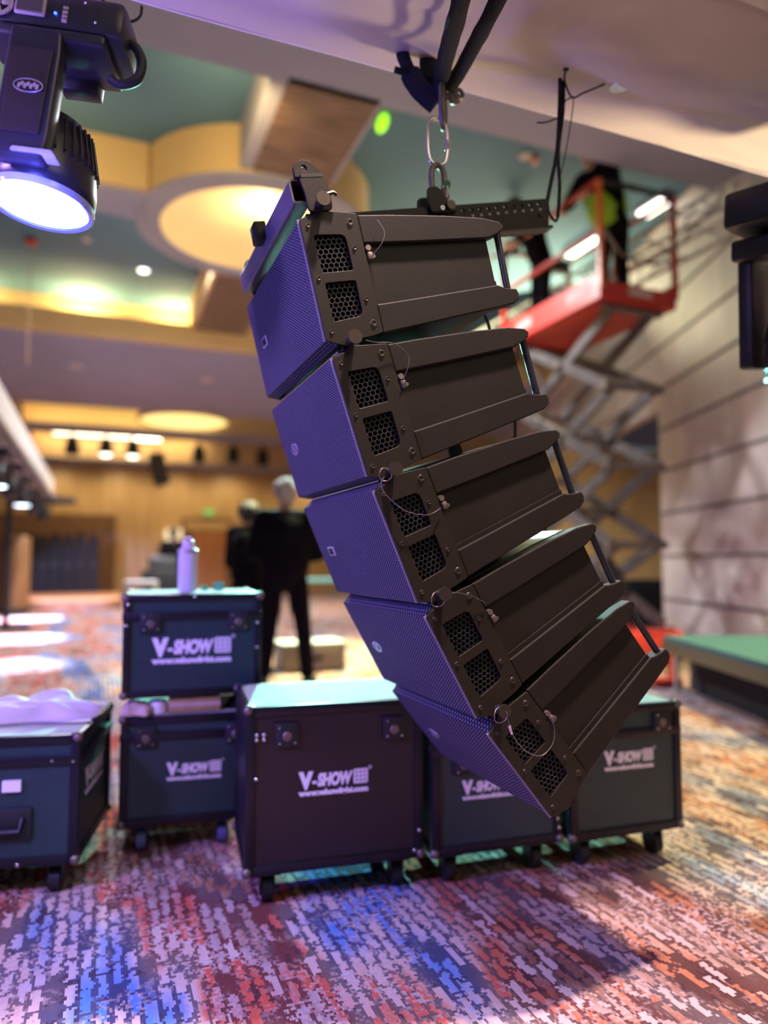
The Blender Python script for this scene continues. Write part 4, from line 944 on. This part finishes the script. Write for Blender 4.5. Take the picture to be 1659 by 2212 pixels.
# ------------------------------------------------------------------ people
def person(label, loc, yaw, J, hair, hivis=False, short=False, group=None, scale=1.0, bulk=0.0, hs=1.0):
    """J: joints in local metres, facing +y. One continuous body; clothes and hair are children."""
    t = None; V_ = Vector; J = {k: V_(v) for k, v in J.items()}
    b = MB()
    def limb(m, chain, grow=0):
        for (a, ra), (c, rc) in zip(chain, chain[1:]): m.cap(J[a] if isinstance(a, str) else a, ra + grow, J[c] if isinstance(c, str) else c, rc + grow)
    hd = J['head']; f = J.get('look', V_((0, 1, 0))).normalized(); upv = (hd - J['neck']).normalized(); rt = f.cross(upv).normalized(); f = upv.cross(rt).normalized()
    Rh = Matrix((rt, f, upv)).transposed()
    hp_ = lambda x, y, z: hd + Rh @ V_((x, y, z))
    b.sph(hd + Rh @ V_((0, -.008, .03)), (.074, .092, .098), 18, Rh.to_euler()); b.sph(hp_(0, .03, -.055), (.052, .058, .062), 14, Rh.to_euler())
    b.cap(hp_(0, .086, .012), .009, hp_(0, .104, -.022), .014, 10)                       # nose
    for s in (-1, 1):
        b.sph(hp_(s * .078, -.005, -.005), (.012, .02, .034), 10, Rh.to_euler()); b.sph(hp_(s * .032, .080, .022), (.017, .012, .010), 10, Rh.to_euler())
        b.sph(hp_(s * .02, .078, -.056), (.018, .012, .007), 8, Rh.to_euler())
    limb(b, [('neck', .058), (hp_(0, -.01, -.05), .055)])
    limb(b, [('pelvis', .125), ('waist', .115), ('chest', .135), ('neck', .06)])
    for s, n in ((-1, 'l'), (1, 'r')):
        limb(b, [('chest', .10), ('sh_' + n, .058), ('el_' + n, .042), ('wr_' + n, .028)])
        limb(b, [('pelvis', .10), ('hip_' + n, .085), ('kn_' + n, .055), ('an_' + n, .040), ('toe_' + n, .032)])
        # hand: palm, four unequal bent fingers and a thumb
        w = J['wr_' + n]; d = (w - J['el_' + n]).normalized(); side = d.cross(V_((0, 0, 1)) if abs(d.z) < .8 else V_((0, 1, 0))).normalized(); nm = side.cross(d)
        pc = w + d * .085
        b.cap(w, .026, w + d * .04, .028, 10)
        for k, (ln, o_) in enumerate(((.075, -.033), (.085, -.011), (.08, .011), (.062, .032))):
            b.cap(w + d * .03 + side * o_ * .6, .014, pc + side * o_, .012, 8)
            q1 = pc + side * o_ * 1.05 + d * ln * .5 + nm * .008; q2 = q1 + d * ln * .35 + nm * .028
            b.cap(pc + side * o_, .0105, q1, .0095, 8); b.cap(q1, .0095, q2, .0085, 8)
        t0 = w + d * .03 - side * .022; t1 = t0 + d * .03 - side * .03 + nm * .01; t2 = t1 + d * .032 - side * .006 + nm * .014
        b.cap(t0, .014, t1, .012, 8); b.cap(t1, .012, t2, .0095, 8)
    body = link('person', blob(b, .0075, 4), M['skin'], ang=180)
    body.location = loc; body.rotation_euler = (0, 0, yaw); body.scale = (scale,) * 3; tag(body, label, 'person', group)
    # clothes
    b = MB(); limb(b, [('pelvis', .135), ('waist', .130), ('chest', .155)], bulk)
    for sx_ in (-.07, .07): b.cap(J['waist'] + V_((sx_, 0, -.1)), .11 + bulk, J['chest'] + V_((sx_ * 1.3, 0, .02)), .12 + bulk)
    b.cap(J['sh_l'], .08 + bulk * .4, J['sh_r'], .08 + bulk * .4); b.cap(J['chest'], .12, J['neck'] - (J['neck'] - J['chest']) * .25, .075)
    for n in 'lr': limb(b, [('chest', .12), ('sh_' + n, .080 + bulk * .5), ('el_' + n, .062 + bulk * .5), (J['el_' + n].lerp(J['wr_' + n], .88), .043)])
    link('jacket', blob(b, .013, 8), M['blackcloth'], body, ang=180)
    b = MB(); limb(b, [('waist', .122), ('pelvis', .135)])
    for n in 'lr': limb(b, [('pelvis', .115), ('hip_' + n, .100), ('kn_' + n, .073), (J['kn_' + n].lerp(J['an_' + n], .95), .062)])
    link('trousers', blob(b, .013, 8), M['blackcloth'], body, ang=180)
    for n in 'lr':
        b = MB(); a_ = J['an_' + n]; q = J['toe_' + n]; b.cap(a_ - V_((0, .03, .035)), .046, q - V_((0, 0, .0)), .040); b.cap(a_, .05, a_ - V_((0, 0, .04)), .045)
        link('shoe', blob(b, .010, 4), M['rubber'], body, ang=180)
    b = MB()
    b.sph(hp_(0, -.022, .045), (.088 * hs, .096 * hs, .100 * hs), 18, Rh.to_euler()); b.sph(hp_(0, -.055, -.012), (.080 * hs, .056, .070), 14, Rh.to_euler())
    for k in range(16):
        a = k * .4; b.sph(hp_(.066 * hs * math.cos(a), -.03 + .065 * hs * math.sin(a) - .012, .05 + .035 * math.sin(k * 1.7)), .034 * hs, 8)
    link('hair', blob(b, .009, 3), hair, body, ang=180)
    if hivis:
        b = MB(); b.cap(J['waist'] - V_((0, 0, .06)), .185 + bulk, J['waist'].lerp(J['chest'], .35), .180 + bulk); link('safety_vest', blob(b, .013, 8), M['hivis'], body, ang=180)
    return body
def stance(**kw):
    J = dict(pelvis=(0, 0, .95), waist=(0, 0, 1.10), chest=(0, .0, 1.30), neck=(0, .01, 1.50), head=(0, .02, 1.63), look=(0, 1, 0),
             sh_l=(-.19, 0, 1.42), sh_r=(.19, 0, 1.42), el_l=(-.27, -.02, 1.14), el_r=(.27, -.02, 1.14), wr_l=(-.26, .12, .92), wr_r=(.26, .12, .92),
             hip_l=(-.10, 0, .90), hip_r=(.10, 0, .90), kn_l=(-.12, .02, .50), kn_r=(.13, .02, .50), an_l=(-.13, 0, .09), an_r=(.15, 0, .09), toe_l=(-.14, .16, .04), toe_r=(.17, .16, .04))
    J.update(kw); return J
DP = 6.15
p = at(613, 1480, DP); p.z = 0
ARM = dict(el_l=(-.28, .05, 1.13), el_r=(.28, .05, 1.13), wr_l=(-.10, .25, 1.10), wr_r=(.10, .26, 1.06))
person('grey haired person in black seen from behind, beyond the stacked cases', p, .12, stance(kn_l=(-.13, .02, .5), an_l=(-.17, .02, .09), an_r=(.20, -.02, .09), toe_l=(-.19, .17, .04), toe_r=(.25, .13, .04), kn_r=(.16, .0, .5), look=(-.15, 1, .05), **ARM), M['greyhair'], bulk=.03, hs=1.12)
p = at(535, 1440, 6.75); p.z = 0
ARM2 = dict(el_l=(-.27, .04, 1.13), el_r=(.27, .06, 1.13), wr_l=(-.12, .24, 1.02), wr_r=(.10, .26, 1.08))
person('dark haired person in black, half hidden left of the grey haired one', p, -.5, stance(head=(0, .03, 1.60), look=(.5, 1, .0), **ARM2), M['darkhair'], scale=.93, bulk=.02, hs=1.12)
LF = 3.77
p = H(5.08, 6.02, LF)
person('worker in dark clothes and green vest bending over the lift rail', p, PSI + PI / 2 + .15, stance(pelvis=(0, .02, .95), waist=(0, .07, 1.11), chest=(.0, .19, 1.33), neck=(.0, .31, 1.51), head=(.0, .41, 1.62), look=(0, 1, -.35), sh_l=(-.21, .22, 1.44), sh_r=(.21, .22, 1.44), el_l=(-.27, .36, 1.20), el_r=(.28, .36, 1.18), wr_l=(-.18, .52, 1.06), wr_r=(.2, .50, 1.02)), M['darkhair'], hivis=True, group=None, bulk=.03)
p = H(4.92, 7.12, LF)
person('worker in dark clothes on the lift, half hidden behind the array rail', p, PSI + PI / 2 - .2, stance(chest=(0, .12, 1.27), neck=(0, .24, 1.45), head=(0, .33, 1.55), waist=(0, .04, 1.1), sh_l=(-.18, .14, 1.38), sh_r=(.18, .14, 1.38), el_l=(-.24, .26, 1.14), el_r=(.24, .26, 1.14), wr_l=(-.2, .44, 1.05), wr_r=(.2, .44, 1.05)), M['darkhair'])
p = at(372, 1268, 15.5); p.z = 0
person('distant person raising a bare arm, left of the pale bottle', p, .4, stance(wr_r=(.10, .16, 1.52), el_r=(.32, .1, 1.28)), M['darkhair'])

# ------------------------------------------------------------------ scissor lift
sl_ = thing('scissor_lift', 'raised red scissor lift with two workers, at right', 'scissor lift', H(5.04, 6.5, 0), HR)
LW, LLN = .475, .9                                   # half width, half length
MB().box((0, 0, .24), (LW * 2, LLN * 2, .24), None, .03).build('chassis', M['red'], sl_)
for sx in (-1, 1):
    for sy in (-1, 1):
        w_ = MB().cyl((sx * (LW - .06), sy * (LLN - .25), .19), (sx * (LW + .05), sy * (LLN - .25), .19), .19, seg=28).build('wheel', M['rubber'], sl_)
        MB().cyl((sx * (LW + .04), sy * (LLN - .25), .19), (sx * (LW + .06), sy * (LLN - .25), .19), .09, seg=20).build('hub', M['white'], w_)
z0, z1, ns = .42, LF - .14, 4; st = (z1 - z0) / ns
for k in range(ns):
    za, zb_ = z0 + st * k, z0 + st * (k + 1)
    for sx in (-1, 1):
        x = sx * (LW - .16)
        MB().bar((x, -LLN + .12, za), (x, LLN - .12, zb_), .05, .11).build('scissor_arm', M['armgrey'], sl_, smooth=False)
        MB().bar((x - sx * .06, LLN - .12, za), (x - sx * .06, -LLN + .12, zb_), .05, .11).build('scissor_arm', M['armgrey'], sl_, smooth=False)
    for y in (-LLN + .12, LLN - .12):
        MB().cyl((-LW + .1, y, zb_), (LW - .1, y, zb_), .04, seg=14).build('pivot_tube', M['galv'], sl_)
    MB().cyl((-LW + .1, 0, (za + zb_) / 2), (LW - .1, 0, (za + zb_) / 2), .045, seg=14).build('pivot_tube', M['galv'], sl_)
MB().bar((.1, -.5, .7), (.1, .3, z0 + st * 1.6), .08, .08).build('hydraulic_ram', M['blackm'], sl_)
MB().tube(spline([(-.34, .6, .8), (-.5, .1, 1.5), (-.42, .5, 2.2), (-.52, 0, 2.8), (-.4, .5, 3.4)], 8), .014, 8).build('hose', M['rubber'], sl_)
MB().box((0, 0, LF - .05), (LW * 2, LLN * 2, .09)).build('platform_deck', M['red'], sl_, smooth=False)
b = MB()
for sx in (-1, 1): b.box((sx * LW, 0, LF + .03), (.03, LLN * 2, .26))
b.bm.free()
for sx in (-1, 1): MB().box((sx * LW, 0, LF + .03), (.03, LLN * 2, .26)).build('toe_board', M['red'], sl_, smooth=False)
for sy in (-1, 1): MB().box((0, sy * LLN, LF + .0), (LW * 2, .03, .13)).build('toe_board', M['red'], sl_, smooth=False)
MB().box((.0, -LLN - .017, LF + .0), (.30, .006, .085)).build('decal', M['beige'], sl_, smooth=False)
for (y, l_) in ((-.55, .36), (.45, .3)): MB().box((-LW - .017, y, LF + .04), (.006, l_, .10)).build('decal', M['decal'], sl_, smooth=False)
for sx in (-1, 1):
    for y in (-LLN, 0, LLN):
        if (sx, y) == (-1, 0): continue
        MB().bar((sx * LW, y, LF), (sx * LW, y, LF + 1.1), .05, .05).build('rail_post', M['orange'] if (sx, y) == (-1, -LLN) else M['red'], sl_, smooth=False)
    MB().bar((sx * LW, -LLN, LF + 1.1), (sx * LW, LLN, LF + 1.1), .045, .045).bar((sx * LW, -LLN, LF + .58), (sx * LW, LLN, LF + .58), .04, .04).build('guard_rail', M['red'], sl_, smooth=False)
for y in (-LLN, LLN):
    MB().bar((-LW, y, LF + 1.1), (LW, y, LF + 1.1), .045, .045).build('guard_rail', M['blackm'] if y < 0 else M['red'], sl_, smooth=False)
MB().tube(spline([(-LW + .05, -LLN, LF + .62), (-.15, -LLN + .05, LF + .40), (.2, -LLN + .05, LF + .36), (.42, -LLN + .05, LF + .42)], 8), .014, 8).build('safety_chain', M['galv'], sl_)
MB().box((.25, LLN - .1, LF + .98), (.22, .16, .16), None, .02).build('control_box', M['blackm'], sl_)

# ------------------------------------------------------------------ right side: stage deck, hand truck, ceiling truss
sd = thing('stage_deck', 'low stage deck on thin legs along the right wall', 'stage', (2.95, 4.55, 0))
SX, SY = .62, 1.45
MB().box((0, 0, .42), (SX * 2, SY * 2, .05)).build('deck_top', M['decktop'], sd, smooth=False)
MB().box((-SX, 0, .36), (.03, SY * 2, .10)).box((SX, 0, .36), (.03, SY * 2, .1)).box((0, -SY, .36), (SX * 2, .03, .10)).build('deck_frame', M['blackm'], sd, smooth=False)
MB().box((-SX + .22, 0, .19), (.02, SY * 2, .38)).build('deck_shade', M['webbing'], sd, smooth=False)  # black sheet stands in for the shade under the deck
for x in (-SX + .04, SX - .04):
    for y in (-SY + .45, SY - .15): MB().cyl((x, y, 0), (x, y, .40), .022, seg=12).build('leg', M['truss'], sd)
p = onz(1432, 1478, .02); ht = thing('hand_truck', 'small red hand truck behind the rightmost flight case', 'hand truck', at(1428, 1478, 6.2) * 1.0, (0, 0, .1))
ht.location.z = 0
MB().bar((-.10, 0, .05), (-.10, 0, .46), .03, .03).bar((.10, 0, .05), (.10, 0, .46), .03, .03).bar((-.12, 0, .44), (.12, 0, .44), .035, .05).build('frame', M['red'], ht, smooth=False)
MB().box((0, -.06, .04), (.24, .16, .05)).build('toe_plate', M['red'], ht, smooth=False)
for s in (-1, 1): MB().cyl((s * .12, .07, .06), (s * .16, .07, .06), .06, seg=18).build('wheel', M['rubber'], ht)
# box truss under the ceiling at the right, running away
def box_truss(name, label, p0, p1, w, n, m, r=.022, rd=.012):
    t = thing(name, label, 'truss', p0); d = p1 - p0; L_ = d.length; y = d.normalized(); x = y.cross(Vector((0, 0, 1))).normalized(); z = x.cross(y)
    t.rotation_euler = Matrix((x, y, z)).transposed().to_euler(); c = [(-w / 2, w / 2), (w / 2, w / 2), (w / 2, -w / 2), (-w / 2, -w / 2)]
    for (a_, e_) in c: MB().cyl((a_, 0, e_), (a_, L_, e_), r, seg=10).build('chord', m, t)
    b = MB()
    for k in range(n):
        for i in range(4):
            q0, q1 = c[i], c[(i + 1) % 4]
            if k % 2: q0, q1 = q1, q0
            b.cyl((q0[0], L_ * k / n, q0[1]), (q1[0], L_ * (k + 1) / n, q1[1]), rd, seg=8)
    b.build('lattice', m, t); return t
ux, vx_ = uv(at(1640, 405, 6.3)); zt2 = at(1640, 405, 6.3).z
box_truss('ceiling_truss', 'grey aluminium box truss under the ceiling behind the lift', H(ux + .1, vx_ - .6, zt2), H(ux + .1, vx_ + 6, zt2), .34, 16, M['truss'])
for (x0, y0, x1, y1, lab) in ((1240, 556, 1282, 512, 'white ceiling strip light left of the lift worker'), (1392, 470, 1440, 432, 'short white strip light between the lift posts')):
    u0, v0 = uv(onz(x1, y1, 5.4)); u1, v1 = uv(onz(x0, y0, 5.4))
    e = thing('strip_light', lab, 'strip light', H((u0 + u1) / 2, (v0 + v1) / 2, 5.42), HR, 'white strip lights above the lift')
    MB().box((0, 0, 0), (.16, abs(v1 - v0), .05), None, .01).build('tube', M['whitelamp'], e); MB().box((0, 0, .05), (.22, abs(v1 - v0) + .05, .05)).build('housing', M['grey'], e)
# ------------------------------------------------------------------ left background
lt = thing('lighting_truss', 'long truss with white cloth and black stage lights at far left', 'truss', H(-1.0, 6.4, 2.3), HR)
MB().prism(rpoly([(-.17, .02), (.17, .02), (.17, .36), (-.17, .36)], .05), 0, 9.0).build('cloth', M['fabric'], lt)
for (x, z) in ((-.15, -.02), (.15, -.02)): MB().cyl((x, 0, z), (x, 10.2, z), .026, seg=10).build('chord', M['blackm'], lt)
hl = ['nearest stage light under the far left truss', 'second nearest stage light under the far left truss', 'third stage light along the far left truss', 'fourth stage light along the far left truss', 'farthest stage light, at the end of the far left truss']
for k, v in enumerate((8.4, 9.7, 11.2, 13.0, 15.0)):
    e = thing('stage_light', hl[k], 'stage light', H(-1.0, v, 2.24), HR, 'stage lights on the far left truss')
    MB().box((0, 0, -.04), (.26, .26, .09), None, .02).build('base', M['housing'], e)
    MB().box((-.14, 0, -.18), (.03, .12, .22)).box((.14, 0, -.18), (.03, .12, .22)).box((0, 0, -.085), (.30, .12, .03)).build('yoke', M['housing'], e)
    MB().lathe([(.10, -.40), (.11, -.30), (.10, -.18), (.05, -.12), (0, -.12)], seg=24).build('head', M['housing'], e)
    MB().lathe([(0, -.405), (.095, -.405), (.095, -.39), (0, -.39)], seg=24).build('lens', M['lens'] if k in (0, 2) else M['housing'], e)
for (px, py, en) in ((60, 1337, 900), (40, 1380, 700), (5, 1438, 300)):
    g = onz(px, py, 0); u, v = uv(g); light('SPOT', 'stage beam', H(-1.0, v + .3, 1.75), en * 4, (.66, .70, 1.0), .06, g, 42, .5)
light('SPOT', 'stage beam', H(-.9, 15, 1.7), 2000, (.5, .45, 1.0), .06, onz(190, 1304, 0), 50, .5)
p = onv(22, 1060, 12.5); u, v = uv(p)
e = thing('truss_stand', 'dark thin pole holding up the far left truss', 'stand', H(u, v, 0), HR); hh = p.z + .1
MB().cyl((0, 0, 0), (0, 0, hh), .05, seg=14).build('pole', M['blackm'], e); MB().box((0, 0, .02), (.7, .7, .04)).build('base_plate', M['blackm'], e)
p = onv(100, 1080, 16.2); e = thing('video_camera', 'dark camera shape at the end of the far left truss', 'camera', p, HR)
MB().box((0, 0, 0), (.5, .2, .2), None, .03).build('camera_body', M['housing'], e); MB().cyl((.25, 0, 0), (.55, 0, -.01), .08).build('camera_lens', M['housing'], e); MB().cyl((-.1, 0, .1), (-.1, 0, .5), .03).build('hanger', M['housing'], e)
# hanging array far away
p = onv(338, 980, 21.5); e = thing('hanging_speaker', 'small dark speaker column hanging below the far ceiling', 'loudspeaker', p, HR)
zz = 0; xx = 0
for k, a in enumerate((8, 13, 18, 24)):
    R = Euler((0, -math.radians(a), 0)); MB().box((xx, 0, zz - .12), (.42, .6, .235), R, .01).build('speaker_box', M['blackm'], e); zz -= .235 * math.cos(math.radians(a)); xx += .235 * math.sin(math.radians(a))
MB().cyl((0, 0, .0), (0, 0, .7), .02).build('hanging_cable', M['blackm'], e)
# black upright cases, barrel, low stage, table
for k in range(6):
    px = 64 + k * 27; p = onv(px, 1250, 20.5); u, v = uv(p); h_ = onv(px, 1153 + (k % 2) * 4, 20.5).z
    e = thing('upright_case', ['leftmost', 'second from the left', 'third from the left', 'third from the right', 'second from the right', 'rightmost'][k] + ' of the tall black cases along the far wall', 'case', H(u, v, 0), HR, 'tall black cases')
    MB().prism([(-.14, .0), (.14, .0), (.14, h_ * .84), (.09, h_), (-.09, h_), (-.14, h_ * .84)], -.25, .25, bev=.01).build('case_body', M['void'], e); MB().box((0, -.26, h_ * .55), (.16, .02, .04)).build('case_handle', M['rubber'], e)
p = onv(28, 1258, 16.0); u, v = uv(p); h_ = onv(28, 1158, 16.0).z
e = thing('wooden_column', 'round reddish wooden column at the far left edge', 'column', H(u, v, 0)); MB().lathe([(.30, 0), (.30, h_ - .04), (.27, h_), (0, h_)], seg=32).build('shaft', M['darkwood'], e); MB().lathe([(.31, 0), (.32, 0), (.32, .12), (.31, .12)], seg=32).build('base_ring', M['blackm'], e)
e = thing('low_stage', 'low orange wooden stage floor before the black cases', 'stage', H(-1.6, 18.6, 0), HR)
MB().box((0, 0, .20), (4.3, 3.2, .04)).build('stage_top', wood('orange stage boards', (.50, .24, .09), (.62, .32, .13), 2, (1, 8, 8)), e, smooth=False); MB().box((0, -1.58, .09), (4.3, .04, .18)).box((2.13, 0, .09), (.04, 3.2, .18)).build('stage_skirt', M['darkwood'], e, smooth=False)
p = at(305, 1262, 7.0); u, v = uv(p); e = thing('side_table', 'small white table standing left of the stacked cases', 'table', H(u, v, 0), HR); h_ = p.z
MB().box((0, 0, h_ + .01), (.30, .34, .05), None, .008).build('table_top', M['white'], e)
for sx in (-1, 1):
    for sy in (-1, 1): MB().cyl((sx * .135, sy * .15, 0), (sx * .135, sy * .15, h_), .012, seg=10).build('leg', M['white'], e)
p = at(353, 1245, 12.5); u, v = uv(p); e = thing('console_desk', 'dark mixing desk far behind the upper flight case', 'desk', H(u, v, 0), HR)
MB().box((0, 0, .45), (.7, .5, .9), None, .01).build('desk', M['blackm'], e); MB().box((0, .1, 1.0), (.5, .06, .3), Euler((-.2, 0, 0)), .01).build('monitor', M['blackm'], e)
p = at(668, 1440, 7.1); u, v = uv(p); e = thing('step_crate', 'low brown step crate behind the legs of the grey haired person', 'crate', H(u, v, 0), HR)
MB().box((0, 0, .13), (.62, .4, .26), None, .01).build('crate_body', M['woodbox'], e); MB().box((0, 0, .265), (.64, .42, .02)).build('crate_top', M['lightgrey'], e); MB().box((0, -.205, .13), (.14, .012, .05)).build('crate_handle', M['rubber'], e)
# far tables in the right background between the array and the lift
for (px, py, d, w, h_, m, lab) in ((710, 1285, 12.0, 1.6, .74, 'tealp', 'long teal covered table behind the array'), (1375, 1270, 10.8, .9, .78, 'blackm', 'dark equipment rack under the end of the lift')):
    p = at(px, py, d); u, v = uv(p); e = thing('work_table' if m == 'tealp' else 'equipment_rack', lab, 'table' if m == 'tealp' else 'rack', H(u, v, 0), HR)
    if m == 'tealp':
        MB().box((0, 0, h_), (w, .7, .05)).build('table_top', M[m], e, smooth=False)
        for sx in (-1, 1):
            for sy in (-1, 1): MB().cyl((sx * (w / 2 - .06), sy * .28, 0), (sx * (w / 2 - .06), sy * .28, h_), .02, seg=10).build('leg', M['blackm'], e)
    else:
        MB().box((0, 0, h_ / 2), (w, .6, h_), None, .01).build('rack_body', M[m], e)
        for k in range(3): MB().box((0, -.305, .2 + k * .2), (w - .1, .012, .12)).build('rack_unit', M['housing'], e)
